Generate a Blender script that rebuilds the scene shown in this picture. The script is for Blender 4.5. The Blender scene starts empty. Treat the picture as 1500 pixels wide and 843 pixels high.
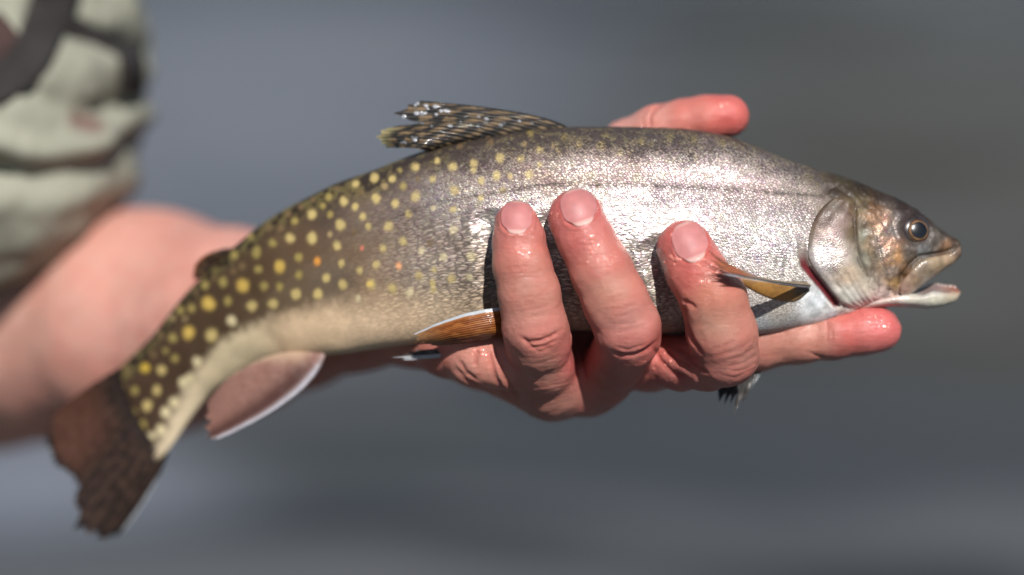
import bpy, math, random
import numpy as np
from mathutils import Vector, Matrix
from mathutils.bvhtree import BVHTree

# ---------------------------------------------------------------- camera, sky, sun
S = 0.0002                 # metres per design unit
D = 2750.0                 # camera distance to the focal plane in design units
TH = math.radians(25)      # the camera looks down by this much
O = Vector((0, 0, 1.25))
sc = bpy.context.scene
C = sc.collection
cam = bpy.data.cameras.new('camera'); camo = bpy.data.objects.new('camera', cam); C.objects.link(camo)
RX = Matrix.Rotation(-TH, 4, 'X')
camo.location = O + RX.to_3x3() @ Vector((0, -D * S, 0))
camo.rotation_euler = (math.pi / 2 - TH, 0, 0)
cam.sensor_width = 36; cam.lens = 36 * D * S / (1500 * S)
cam.clip_start = 0.02; cam.clip_end = 3000
cam.dof.use_dof = True; cam.dof.focus_distance = (D - 92) * S; cam.dof.aperture_fstop = 2.5
cam.dof.aperture_blades = 0
sc.camera = camo

LD = Vector((0.19, -0.84, 0.54)).normalized()         # towards the sun, seen from the camera frame
LW = (RX.to_3x3() @ LD).normalized()
sun = bpy.data.lights.new('sun', 'SUN'); suno = bpy.data.objects.new('sun', sun); C.objects.link(suno)
sun.energy = 5.0; sun.angle = math.radians(0.5); sun.color = (1.0, 0.955, 0.92)
suno.rotation_euler = (-LW).to_track_quat('-Z', 'Y').to_euler(); suno.location = (0, 0, 5)
world = bpy.data.worlds.new('World'); sc.world = world; world.use_nodes = True
wn = world.node_tree; wn.nodes.clear()
sky = wn.nodes.new('ShaderNodeTexSky'); sky.sky_type = 'NISHITA'; sky.sun_disc = False
sky.sun_elevation = math.asin(LW.z); sky.sun_rotation = math.atan2(LW.x, LW.y)
bg = wn.nodes.new('ShaderNodeBackground'); bg.inputs['Strength'].default_value = 0.045
wo = wn.nodes.new('ShaderNodeOutputWorld')
wn.links.new(sky.outputs[0], bg.inputs[0]); wn.links.new(bg.outputs[0], wo.inputs[0])
vs = sc.view_settings
vs.view_transform = 'Standard'; vs.look = 'None'; vs.exposure = 0.28; vs.gamma = 1.0; vs.use_curve_mapping = False
sc.cycles.use_denoising = True
sc.cycles.max_bounces = 6; sc.cycles.caustics_reflective = False; sc.cycles.caustics_refractive = False

# ---------------------------------------------------------------- helpers
rng = np.random.default_rng(7)

def lin(c):
    c = np.asarray(c, float) / 255.0
    return np.where(c <= 0.04045, c / 12.92, ((c + 0.055) / 1.055) ** 2.4)

def px(u, v, d=0.0):
    k = 1 + np.asarray(d, float) / D
    return np.stack(np.broadcast_arrays((np.asarray(u, float) - 750) * k, np.asarray(d, float) * 1.0, (421.5 - np.asarray(v, float)) * k), -1)

def unpx(P):
    k = 1 + P[..., 1] / D
    return P[..., 0] / k + 750, 421.5 - P[..., 2] / k

_lat = {}
def vnoise(P, scale, seed=0):
    """smooth value noise in 0..1 over points P (n,3)"""
    if seed not in _lat: _lat[seed] = np.random.default_rng(seed + 100).random((64, 64, 64)).astype(np.float32)
    L = _lat[seed]; Q = P / scale + 31.7 + seed * 3.1; I = np.floor(Q).astype(int); F = Q - I; F = F * F * (3 - 2 * F)
    out = 0
    for a in (0, 1):
        for b in (0, 1):
            for c in (0, 1):
                w = (F[..., 0] if a else 1 - F[..., 0]) * (F[..., 1] if b else 1 - F[..., 1]) * (F[..., 2] if c else 1 - F[..., 2])
                out = out + w * L[(I[..., 0] + a) & 63, (I[..., 1] + b) & 63, (I[..., 2] + c) & 63]
    return out

def fbm(P, scale, seed=0, n=3):
    o = 0; a = 1; t = 0
    for i in range(n):
        o = o + a * vnoise(P, scale / 2 ** i, seed + i); t += a; a *= 0.5
    return o / t

def sstep(x, a, b):
    t = np.clip((x - a) / (b - a), 0, 1); return t * t * (3 - 2 * t)

def polydist(u, v, pts):
    """distance to a polyline, the fraction along it and the signed side"""
    best = np.full(u.shape, 1e9); side = np.zeros(u.shape); frac = np.zeros(u.shape)
    n = len(pts) - 1
    for i in range(n):
        ax, ay = pts[i]; bx, by = pts[i + 1]; dx, dy = bx - ax, by - ay; L2 = dx * dx + dy * dy + 1e-9
        t = np.clip(((u - ax) * dx + (v - ay) * dy) / L2, 0, 1)
        ex, ey = u - ax - t * dx, v - ay - t * dy; d = np.hypot(ex, ey); m = d < best
        best = np.where(m, d, best); side = np.where(m, np.sign(dx * ey - dy * ex), side); frac = np.where(m, (i + t) / n, frac)
    return best, frac, side

def catmull(pts, n, uniform=False):
    pts = np.asarray(pts, float)
    seg = np.linalg.norm(np.diff(pts[:, :2], axis=0), axis=1) ** (0 if uniform else 1.0) + 1e-6
    x = np.concatenate([[0], np.cumsum(seg)]); xs = np.linspace(0, x[-1], n)
    m = np.zeros_like(pts)
    dl = np.diff(pts, axis=0) / np.diff(x)[:, None]
    h = np.diff(x)
    m[1:-1] = (dl[:-1] * h[1:, None] + dl[1:] * h[:-1, None]) / (h[1:] + h[:-1])[:, None]
    m[0] = dl[0]; m[-1] = dl[-1]
    i = np.clip(np.searchsorted(x, xs, 'right') - 1, 0, len(x) - 2)
    t = ((xs - x[i]) / h[i])[:, None]; hh = h[i][:, None]
    return (2*t**3-3*t**2+1)*pts[i] + (t**3-2*t**2+t)*hh*m[i] + (-2*t**3+3*t**2)*pts[i+1] + (t**3-t**2)*hh*m[i+1]

def idw(u, v, samples, p=3.0, soft=6.0):
    num = np.zeros(u.shape + (3,)); den = np.zeros(u.shape)
    for (a, b, c) in samples:
        w = 1.0 / (((u - a) ** 2 + (v - b) ** 2 + soft ** 2) ** (p / 2))
        num += w[..., None] * lin(c); den += w
    return num / den[..., None]

def grid_quads(nu, nv, closed_v=False):
    i = np.arange(nu - 1)[:, None]; j = np.arange(nv if closed_v else nv - 1)[None, :]
    j2 = (j + 1) % nv
    return np.stack([i * nv + j, (i + 1) * nv + j, (i + 1) * nv + j2, i * nv + j2], -1).reshape(-1, 4)

def mesh(name, V, F, mat, parent=None, col=None, attrs=None, uv=None, tris=None, smooth=True, outward=True):
    """V in design units -> one mesh object in metres"""
    me = bpy.data.meshes.new(name); V = np.asarray(V, float) * S
    F = np.asarray(F, int).reshape(-1, 4); T = np.zeros((0, 3), int) if tris is None else np.asarray(tris, int).reshape(-1, 3)
    me.vertices.add(len(V)); me.vertices.foreach_set('co', V.astype(np.float32).ravel())
    if outward:                                             # faces look away from the middle
        G = V - V.mean(0); vol = (np.cross(G[F[:, 0]], G[F[:, 1]]) * G[F[:, 2]]).sum() + (np.cross(G[F[:, 0]], G[F[:, 2]]) * G[F[:, 3]]).sum()
        if vol < 0: F = F[:, ::-1]; T = T[:, ::-1]
    idx = np.concatenate([F.ravel(), T.ravel()]); nl = len(idx); me.loops.add(nl); me.loops.foreach_set('vertex_index', idx.astype(np.int32))
    st = np.concatenate([np.arange(len(F)) * 4, len(F) * 4 + np.arange(len(T)) * 3]); me.polygons.add(len(st))
    me.polygons.foreach_set('loop_start', st.astype(np.int32))
    me.update(calc_edges=True); me.validate()
    me.polygons.foreach_set('use_smooth', np.full(len(me.polygons), smooth, bool))
    if col is not None:
        a = me.attributes.new('Col', 'FLOAT_COLOR', 'POINT'); c = np.ones((len(V), 4), np.float32); c[:, :3] = np.clip(col, 0, 1); a.data.foreach_set('color', c.ravel())
    for k, val in (attrs or {}).items():
        a = me.attributes.new(k, 'FLOAT', 'POINT'); a.data.foreach_set('value', np.asarray(val, np.float32).ravel())
    if uv is not None:
        a = me.attributes.new('Sc', 'FLOAT_VECTOR', 'POINT'); w = np.zeros((len(V), 3), np.float32); w[:, :2] = uv; a.data.foreach_set('vector', w.ravel())
    if mat: me.materials.append(mat)
    o = bpy.data.objects.new(name, me); C.objects.link(o)
    if parent: o.parent = parent
    return o

def root(name, label, cat):
    o = bpy.data.objects.new(name, None); C.objects.link(o); o.empty_display_size = 0.02
    o.location = O; o.rotation_euler = (-TH, 0, 0); o['label'] = label; o['category'] = cat
    return o

class NT:
    def __init__(s, name):
        s.m = bpy.data.materials.new(name); s.m.use_nodes = True; s.t = s.m.node_tree; s.t.nodes.clear()
        s.out = s.t.nodes.new('ShaderNodeOutputMaterial')
    def n(s, typ, ins=None, **kw):
        x = s.t.nodes.new('ShaderNode' + typ)
        for k, v in kw.items(): setattr(x, k, v)
        for k, v in (ins or {}).items():
            if isinstance(v, bpy.types.NodeSocket): s.t.links.new(v, x.inputs[k])
            else: x.inputs[k].default_value = v
        return x
    def math(s, op, a, b=0.0, c=None, clamp=False):
        ins = {0: a, 1: b}
        if c is not None: ins[2] = c
        return s.n('Math', ins, operation=op, use_clamp=clamp).outputs[0]
    def mix(s, f, a, b, blend='MIX'):
        x = s.t.nodes.new('ShaderNodeMix'); x.data_type = 'RGBA'; x.blend_type = blend
        for k, v in ((0, f), (6, a), (7, b)):
            if isinstance(v, bpy.types.NodeSocket): s.t.links.new(v, x.inputs[k])
            else: x.inputs[k].default_value = v if k == 0 else tuple(v) + (1,) if len(v) == 3 else v
        return x.outputs[2]
    def attr(s, name): return s.n('Attribute', attribute_name=name)
    def end(s, sh): s.t.links.new(sh, s.out.inputs[0]); return s.m

# ---------------------------------------------------------------- materials
def mat_fish():
    t = NT('trout_skin')
    col = t.attr('Col').outputs['Color']; sil = t.attr('silver').outputs['Fac']; scl = t.attr('scaly').outputs['Fac']
    uv = t.attr('Sc').outputs['Vector']
    warp = t.n('TexNoise', {'Vector': uv, 'Scale': 0.03, 'Detail': 2.0})
    wv = t.n('VectorMath', {0: warp.outputs['Color'], 1: (9.0, 9.0, 0)}, operation='MULTIPLY').outputs[0]
    uvw = t.n('VectorMath', {0: uv, 1: wv}, operation='ADD').outputs[0]
    sx = t.n('SeparateXYZ', {0: uvw}); yy = t.math('MULTIPLY', sx.outputs[1], 1 / 3.1); xx = t.math('ADD', t.math('MULTIPLY', sx.outputs[0], 1 / 4.4), t.math('MULTIPLY', yy, 0.5))
    mp = t.n('CombineXYZ', {0: xx, 1: yy})
    vo = t.n('TexVoronoi', {'Vector': mp.outputs[0], 'Scale': 1.0, 'Randomness': 0.6})
    ve = t.n('TexVoronoi', {'Vector': mp.outputs[0], 'Scale': 1.0, 'Randomness': 0.6}, feature='DISTANCE_TO_EDGE')
    edge = t.math('SUBTRACT', 1.0, t.n('MapRange', {0: ve.outputs['Distance'], 1: 0.02, 2: 0.22, 3: 0.0, 4: 1.0}).outputs[0])
    rows = t.attr('rows').outputs['Fac']
    mp2 = t.n('CombineXYZ', {0: t.math('MULTIPLY', sx.outputs[0], 1 / 13.0), 1: t.math('MULTIPLY', sx.outputs[1], 1 / 3.5)})
    ve2 = t.n('TexVoronoi', {'Vector': mp2.outputs[0], 'Scale': 1.0, 'Randomness': 0.8}, feature='DISTANCE_TO_EDGE')
    edge2 = t.math('SUBTRACT', 1.0, t.n('MapRange', {0: ve2.outputs['Distance'], 1: 0.03, 2: 0.26, 3: 0.0, 4: 1.0}).outputs[0])
    edge = t.n('Mix', {0: rows, 2: edge, 3: edge2}).outputs[0]
    edge_s = t.math('MULTIPLY', edge, scl)
    rnd = vo.outputs['Color']
    # flake tilt
    off = t.n('VectorMath', {0: rnd, 1: (0.5, 0.5, 0.5)}, operation='SUBTRACT').outputs[0]
    amp = t.math('MULTIPLY', scl, 0.095)
    offs = t.n('VectorMath', {0: off}, operation='SCALE'); t.t.links.new(amp, offs.inputs['Scale'])
    big = t.n('TexNoise', {'Vector': uv, 'Scale': 0.022, 'Detail': 3.0})
    off2 = t.n('VectorMath', {0: big.outputs['Color'], 1: (0.5, 0.5, 0.5)}, operation='SUBTRACT').outputs[0]
    offb = t.n('VectorMath', {0: off2}, operation='SCALE'); offb.inputs['Scale'].default_value = 0.22
    geo = t.n('NewGeometry')
    fine = t.n('TexNoise', {'Vector': uv, 'Scale': 0.35, 'Detail': 2.0})
    h = t.math('ADD', t.math('MULTIPLY', edge_s, -0.8), t.math('MULTIPLY', fine.outputs[0], 0.5))
    bump = t.n('Bump', {'Height': h, 'Strength': 0.55, 'Distance': 0.00018})
    n1 = t.n('VectorMath', {0: bump.outputs[0], 1: offs.outputs[0]}, operation='ADD').outputs[0]
    n1 = t.n('VectorMath', {0: n1, 1: offb.outputs[0]}, operation='ADD').outputs[0]
    nn = t.n('VectorMath', {0: n1}, operation='NORMALIZE').outputs[0]
    sep = t.n('SeparateColor', {0: rnd})
    # iridescent tint between pink, straw and violet
    irn = t.n('TexNoise', {'Vector': uv, 'Scale': 0.05, 'Detail': 4.0})
    ir = t.n('ValToRGB', {0: t.math('ADD', t.math('MULTIPLY', sep.outputs[0], 0.45), t.math('MULTIPLY', irn.outputs[0], 0.55))})
    e = ir.color_ramp.elements; e[0].position = 0.22; e[0].color = (0.62, 0.50, 0.66, 1); e[1].position = 0.78; e[1].color = (0.86, 0.80, 0.60, 1)
    k = e.new(0.42); k.color = (0.88, 0.72, 0.68, 1); k = e.new(0.56); k.color = (0.88, 0.87, 0.84, 1)
    silcol = t.mix(t.math('SUBTRACT', 0.95, t.math('MULTIPLY', scl, 0.58), clamp=True), ir.outputs[0], col, 'MIX')
    cellv = t.math('ADD', t.math('MULTIPLY', sep.outputs[1], 0.4), 0.78)
    c1 = t.mix(sil, col, silcol)
    cv = t.n('VectorMath', {0: c1}, operation='SCALE'); t.t.links.new(t.math('ADD', t.math('MULTIPLY', t.math('SUBTRACT', cellv, 1.0), scl), 1.0), cv.inputs['Scale'])
    c2 = t.mix(t.math('MULTIPLY', edge_s, t.math('SUBTRACT', 0.82, t.math('MULTIPLY', sil, 0.38))), cv.outputs[0], (0.035, 0.026, 0.024))
    b = t.n('BsdfPrincipled', {'Base Color': c2, 'Metallic': t.math('MULTIPLY', sil, 0.82), 'Roughness': t.math('SUBTRACT', 0.5, t.math('MULTIPLY', sil, 0.15)),
                              'Normal': nn, 'Coat Weight': 0.06, 'Coat Roughness': 0.15, 'Coat Normal': bump.outputs[0], 'Specular IOR Level': 0.28})
    return t.end(b.outputs[0])

def mat_wet(name, rough=0.35, coat=0.6, coatr=0.08, bumps=0.15, scale=900, sss=0.0, trans=0.0, metal=0.0):
    t = NT(name); col = t.attr('Col').outputs['Color']
    tc = t.n('TexCoord').outputs['Object']
    nz = t.n('TexNoise', {'Vector': tc, 'Scale': scale, 'Detail': 4.0})
    bump = t.n('Bump', {'Height': nz.outputs[0], 'Strength': bumps, 'Distance': 0.0004})
    cc = t.mix(t.math('MULTIPLY', nz.outputs[0], 0.25), col, t.mix(0.6, col, (0, 0, 0)))
    b = t.n('BsdfPrincipled', {'Base Color': cc, 'Roughness': rough, 'Coat Weight': coat, 'Coat Roughness': coatr, 'Normal': bump.outputs[0], 'Metallic': metal, 'Coat Normal': bump.outputs[0]})
    if sss:
        b.inputs['Subsurface Weight'].default_value = sss; b.inputs['Subsurface Radius'].default_value = (1.0, 0.35, 0.2); b.inputs['Subsurface Scale'].default_value = 0.0016
    if trans:
        tr = t.n('BsdfTranslucent', {'Color': cc, 'Normal': bump.outputs[0]})
        mx = t.n('MixShader', {0: trans, 1: b.outputs[0], 2: tr.outputs[0]})
        return t.end(mx.outputs[0])
    return t.end(b.outputs[0])

def mat_skin():
    t = NT('human_skin'); col = t.attr('Col').outputs['Color']; wet = t.attr('wet').outputs['Fac']
    tc = t.n('TexCoord').outputs['Object']
    vo = t.n('TexVoronoi', {'Vector': tc, 'Scale': 2600.0, 'Randomness': 1.0}, feature='DISTANCE_TO_EDGE')
    mp = t.n('Mapping', {'Vector': tc, 'Scale': (0.35, 1, 2.2), 'Rotation': (0, 0.25, 0)})
    nz = t.n('TexNoise', {'Vector': mp.outputs[0], 'Scale': 480.0, 'Detail': 6.0, 'Roughness': 0.7})
    n2 = t.n('TexNoise', {'Vector': tc, 'Scale': 1100.0, 'Detail': 3.0})
    h = t.math('ADD', t.math('MULTIPLY', t.math('MINIMUM', vo.outputs['Distance'], 0.12), 2.2), t.math('MULTIPLY', nz.outputs[0], 1.1))
    bump = t.n('Bump', {'Height': h, 'Strength': 1.0, 'Distance': 0.0003})
    cb = t.n('Bump', {'Height': t.math('ADD', n2.outputs[0], t.math('MULTIPLY', h, 0.4)), 'Strength': 0.55, 'Distance': 0.0005})
    big = t.n('TexNoise', {'Vector': tc, 'Scale': 160.0, 'Detail': 4.0})
    c1 = t.mix(t.n('MapRange', {0: big.outputs[0], 1: 0.38, 2: 0.66, 3: 0.0, 4: 0.6}).outputs[0], col, t.mix(1.0, col, (1.0, 0.74, 0.72), 'MULTIPLY'))
    c2 = t.mix(t.n('MapRange', {0: vo.outputs['Distance'], 1: 0.0, 2: 0.06, 3: 0.22, 4: 0.0}).outputs[0], c1, t.mix(1.0, col, (0.72, 0.5, 0.45), 'MULTIPLY'))
    b = t.n('BsdfPrincipled', {'Base Color': c2, 'Roughness': t.math('SUBTRACT', 0.52, t.math('MULTIPLY', wet, 0.1)), 'Specular IOR Level': 0.4, 'Normal': bump.outputs[0],
                              'Subsurface Weight': 0.16, 'Subsurface Radius': (1.0, 0.4, 0.25), 'Subsurface Scale': 0.0013,
                              'Coat Weight': wet, 'Coat Roughness': 0.12, 'Coat IOR': 1.36, 'Coat Normal': cb.outputs[0]})
    return t.end(b.outputs[0])

M_FISH = mat_fish(); M_SKIN = mat_skin()
M_FIN = mat_wet('fin_membrane', 0.4, 0.7, 0.1, 0.15, 500, trans=0.4)
M_FIN_WET = mat_wet('wet_dark_fin', 0.7, 0.35, 0.05, 0.35, 300, trans=0.0)
M_FLESH = mat_wet('wet_flesh', 0.4, 0.5, 0.14, 0.6, 700, sss=0.15)
M_NAIL = mat_wet('nail_plate', 0.55, 0.9, 0.06, 0.3, 330, sss=0.15)
M_EYE = mat_wet('eye_surface', 0.25, 1.0, 0.03, 0.05, 600)
M_CLOTH = mat_wet('jacket_cloth', 0.85, 0.0, 0.5, 0.4, 300)

# ---------------------------------------------------------------- setting: river
def mat_water():
    t = NT('river_water'); tc = t.n('TexCoord').outputs['Object']
    mp = t.n('Mapping', {'Vector': tc, 'Scale': (0.45, 1.9, 1), 'Rotation': (0, 0, 0.08)})
    a = t.n('TexNoise', {'Vector': mp.outputs[0], 'Scale': 1.3, 'Detail': 3.0, 'Roughness': 0.55, 'Distortion': 0.6})
    mp2 = t.n('Mapping', {'Vector': tc, 'Location': (3.1, 0.7, 0), 'Scale': (0.5, 1.0, 1)})
    b_ = t.n('TexNoise', {'Vector': mp2.outputs[0], 'Scale': 0.55, 'Detail': 1.0})
    ripple = t.n('TexNoise', {'Vector': mp.outputs[0], 'Scale': 9.0, 'Detail': 4.0, 'Distortion': 0.8})
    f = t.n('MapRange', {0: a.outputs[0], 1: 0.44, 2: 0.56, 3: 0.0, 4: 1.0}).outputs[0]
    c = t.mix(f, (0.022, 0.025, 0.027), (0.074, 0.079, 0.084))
    def reflect_patch(c, x, y, rx, ry, colr, k):                      # brighter and darker reflections painted into the water colour as soft patches
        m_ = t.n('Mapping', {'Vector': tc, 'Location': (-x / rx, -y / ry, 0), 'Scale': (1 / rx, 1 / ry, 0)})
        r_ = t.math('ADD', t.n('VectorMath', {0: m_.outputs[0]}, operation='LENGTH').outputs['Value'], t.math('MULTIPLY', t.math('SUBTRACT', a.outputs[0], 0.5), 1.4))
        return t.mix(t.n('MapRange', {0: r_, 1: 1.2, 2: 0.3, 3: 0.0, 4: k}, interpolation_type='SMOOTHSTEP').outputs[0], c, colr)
    c = reflect_patch(c, -0.7, 3.7, 1.1, 1.3, (0.140, 0.154, 0.180), 0.68)
    c = reflect_patch(c, -0.75, 2.02, 0.42, 0.22, (0.15, 0.168, 0.20), 0.8)
    c = reflect_patch(c, -0.25, 2.12, 0.55, 0.12, (0.024, 0.028, 0.024), 0.9)
    c = reflect_patch(c, 1.1, 3.4, 1.0, 1.6, (0.055, 0.053, 0.042), 0.8)
    c = reflect_patch(c, 0.5, 2.1, 1.2, 0.25, (0.045, 0.052, 0.06), 0.6)
    bump = t.n('Bump', {'Height': ripple.outputs[0], 'Strength': 0.5, 'Distance': 0.03})
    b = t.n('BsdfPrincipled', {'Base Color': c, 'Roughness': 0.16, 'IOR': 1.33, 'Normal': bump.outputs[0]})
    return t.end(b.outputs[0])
g = np.linspace(-1, 1, 161); gs = np.sign(g) * (np.abs(g) * 4 + np.abs(g) ** 6 * 600)
GX, GY = np.meshgrid(gs, gs + 3, indexing='ij')
fade = np.exp(-((GX / 5) ** 2 + ((GY - 3) / 5) ** 2))
PW = np.stack([GX, GY, 0 * GX], -1).reshape(-1, 3)
GZ = (fbm(PW * np.array([1, 1.8, 1]), 0.45, 5).reshape(GX.shape) - 0.5) * 0.07 * fade
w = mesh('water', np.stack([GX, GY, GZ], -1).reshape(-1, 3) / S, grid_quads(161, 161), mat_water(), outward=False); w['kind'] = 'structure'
bed = mesh('riverbed', np.array([[-600, -600, -0.6], [600, -600, -0.6], [600, 600, -0.6], [-600, 600, -0.6]]) / S, [[0, 1, 2, 3]], None, outward=False)
tb = NT('river_stones'); tcb = tb.n('TexCoord').outputs['Object']; vb = tb.n('TexVoronoi', {'Vector': tcb, 'Scale': 4.0})
bed.data.materials.append(tb.end(tb.n('BsdfPrincipled', {'Base Color': tb.mix(vb.outputs[0], (0.16, 0.13, 0.1), (0.06, 0.055, 0.045)), 'Roughness': 0.8}).outputs[0]))
bed['kind'] = 'structure'

# ---------------------------------------------------------------- trout
fish = root('trout', 'wet brook trout with yellow spots and silver flank, lying across the gripping hand', 'fish')

#        top u,v      bottom u,v   half thickness, depth of the centre
ST = [(1406, 357, 1406, 374, 10, 0), (1403, 352, 1403, 379, 16, 0), (1393, 347, 1390, 388, 22, 0), (1379, 337, 1373, 400, 28, 0),
      (1362, 324, 1354, 415, 36, 0), (1339, 307, 1332, 432, 43, 0), (1312, 291, 1308, 441, 49, 0), (1285, 280, 1285, 447, 54, 0),
      (1260, 269, 1262, 454, 58, 0), (1233, 259, 1240, 464, 61, 0), (1200, 250, 1206, 475, 64, 0), (1152, 235, 1160, 484, 68, 0),
      (1107, 216, 1110, 491, 72, 0), (1060, 200, 1062, 491, 75, 0), (1010, 191, 1012, 488, 77, 0), (950, 188, 955, 488, 78, 0),
      (880, 187, 890, 486, 78, 0), (820, 188, 836, 485, 77, 2), (760, 194, 780, 488, 75, 5), (700, 204, 725, 493, 72, 10),
      (650, 214, 680, 498, 69, 16), (606, 228, 635, 502, 66, 24), (547, 251, 590, 506, 62, 36), (493, 270, 545, 512, 57, 54),
      (455, 289, 505, 518, 53, 70), (422, 306, 475, 521, 49, 86), (390, 326, 448, 524, 45, 104), (362, 348, 425, 526, 41, 122), (335, 370, 400, 530, 37, 138),
      (305, 398, 372, 538, 33, 154), (277, 426, 345, 552, 29, 170), (248, 461, 320, 568, 25, 184), (220, 496, 300, 587, 20, 196),
      (195, 520, 276, 618, 15, 207), (172, 542, 245, 661, 9, 216), (160, 555, 228, 676, 4, 221)]
NU, NV = 900, 260
st = catmull([list(s) for s in ST], NU)
roll = 14 * np.clip(np.hypot(st[:, 0] - st[:, 2], st[:, 1] - st[:, 3]) / 300, 0, 1) * (1 - 0.5 * sstep(st[:, 0], 1150, 1350))   # the back leans away
Tp = px(st[:, 0], st[:, 1], st[:, 5] + roll); Bp = px(st[:, 2], st[:, 3], st[:, 5] - roll)
Cn = (Tp + Bp) / 2; Vh = (Tp - Bp) / 2
tang = np.gradient(Cn, axis=0); tang /= np.linalg.norm(tang, axis=1)[:, None]
Sd = np.cross(Vh, tang); Sd /= np.linalg.norm(Sd, axis=1)[:, None]
if Sd[NU // 2, 1] > 0: Sd = -Sd                      # towards the camera
th = np.linspace(0, 2 * np.pi, NV, endpoint=False)
ct, sn = np.cos(th), np.sin(th)
cc_ = np.sign(ct) * np.abs(ct) ** 0.94; ss_ = np.sign(sn) * np.abs(sn) ** 0.88
# slightly slab-sided head, widest a little above the middle
lift = 0.06 * np.cos(th) ** 2 * 0
P = Cn[:, None] + Vh[:, None] * (cc_ + lift)[None, :, None] + Sd[:, None] * (ss_[None, :] * st[:, 4][:, None] * (1 + 0.06 * ct[None, :]))[..., None]
arc = np.concatenate([[0], np.cumsum(np.linalg.norm(np.diff(Cn, axis=0), axis=1))])
hh = np.linalg.norm(Vh, axis=1)
UVs = np.stack([np.broadcast_to(arc[:, None], (NU, NV)), (np.where(th < np.pi, th, 2 * np.pi - th)[None, :] - np.pi / 2) * (0.35 * hh + 80)[:, None]], -1)
du = np.gradient(P, axis=0); dv = (np.roll(P, -1, 1) - np.roll(P, 1, 1)) / 2
N = np.cross(du, dv); N /= np.linalg.norm(N, axis=2)[..., None] + 1e-9
cdir = P - Cn[:, None]
N *= np.sign((N * cdir).sum(2))[..., None]
# the mirror-true side coordinates: where each point would be seen on the near side
Pm = P - 2 * np.minimum((cdir * Sd[:, None]).sum(2), 0)[..., None] * Sd[:, None]
U, Vv = unpx(Pm)
lat = np.abs(ss_)[None, :] * np.ones((NU, 1))

GILL_R = [(1240, 288), (1222, 291), (1204, 305), (1190, 328), (1184, 355), (1185, 380), (1196, 398), (1211, 416), (1222, 431), (1234, 444), (1252, 453)]
GILL_F = [(1243, 289), (1250, 296), (1252, 310), (1250, 330), (1252, 350), (1256, 370), (1262, 388), (1268, 402), (1274, 414), (1280, 426), (1287, 440)]
RED = [(1180, 322), (1175, 345), (1175, 370), (1180, 390), (1193, 406), (1208, 424), (1217, 436), (1226, 447)]
EYE = (1341, 338)
grooves = [([(1254, 296), (1252, 325), (1254, 355), (1262, 385), (1272, 406)], 3.0, 3.0),
           ([(1276, 322), (1283, 352), (1291, 380), (1299, 404)], 1.6, 2.5),
           ([(1206, 286), (1216, 275), (1227, 273), (1242, 287)], 3.0, 3.5),
           ([(1308, 328), (1314, 350), (1326, 368)], 1.8, 3.0),
           ([(1402, 361), (1385, 370), (1366, 373), (1347, 376), (1335, 387), (1325, 400), (1317, 416)], 4.5, 3.0),
           ([(1214, 414), (1240, 424), (1272, 424)], 2.2, 2.6), ([(1222, 437), (1250, 434), (1277, 432)], 2.2, 2.6),
           ([(1236, 449), (1262, 444), (1290, 441)], 2.0, 2.4), ([(1298, 404), (1300, 425), (1320, 441)], 1.6, 3),
           ([(1372, 322), (1376, 336), (1388, 347)], 2.0, 2.0), ([(1262, 292), (1290, 300), (1316, 306)], 1.4, 4),
           ([(1155, 372), (1150, 395), (1152, 415)], 1.5, 3.5)]
disp = np.zeros((NU, NV))
for pts, a, wd in grooves:
    dd, fr, _ = polydist(U, Vv, pts); disp -= a * np.exp(-(dd / wd) ** 2) * np.clip(np.sin(np.pi * np.clip(fr, 0.04, 0.96)) * 2.5, 0, 1)
dr, fr, _ = polydist(U, Vv, RED); redm = np.exp(-(dr / 6.3) ** 8) * sstep(fr, 0.12, 0.42); disp -= 8 * redm
de = np.hypot(U - EYE[0], (Vv - EYE[1])); disp += -7 * np.exp(-(de / 20) ** 4) + 1.3 * np.exp(-((de - 28) / 6) ** 2)
dm, _, _ = polydist(U, Vv, [(1284, 318), (1290, 350), (1300, 385)]); disp += 3.0 * np.exp(-(dm / 14) ** 2)
headm = sstep(U, 1195, 1230)
disp += headm * ((fbm(P.reshape(-1, 3), 14, 3).reshape(NU, NV) - 0.5) * 4.5 + (fbm(P.reshape(-1, 3), 5, 6, 2).reshape(NU, NV) - 0.5) * 1.6)
disp += (1 - headm) * (fbm(P.reshape(-1, 3) * np.array([.5, 1, 1]), 50, 9).reshape(NU, NV) - 0.5) * 3.0 * lat
# skin pressed up beside the gripping fingers, lateral line
dl, _, _ = polydist(U, Vv, [(1205, 287), (1100, 280), (950, 272), (800, 270), (640, 296), (500, 350), (380, 440), (260, 560)]); disp -= 1.0 * np.exp(-(dl / 3) ** 2)
for (a, b) in [((716, 330), (722, 450)), ((800, 330), (835, 440)), ((958, 370), (990, 440))]:
    df, _, _ = polydist(U, Vv, [a, b]); disp += -5.0 * np.exp(-(df / 14) ** 2) + 2.6 * np.exp(-((df - 28) / 9) ** 2) + 0.8 * np.sin(Vv * 0.22 + U * 0.12) * np.exp(-((df - 22) / 12) ** 2)
P = P + N * (disp * sstep(lat, 0.05, 0.5))[..., None]

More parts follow.
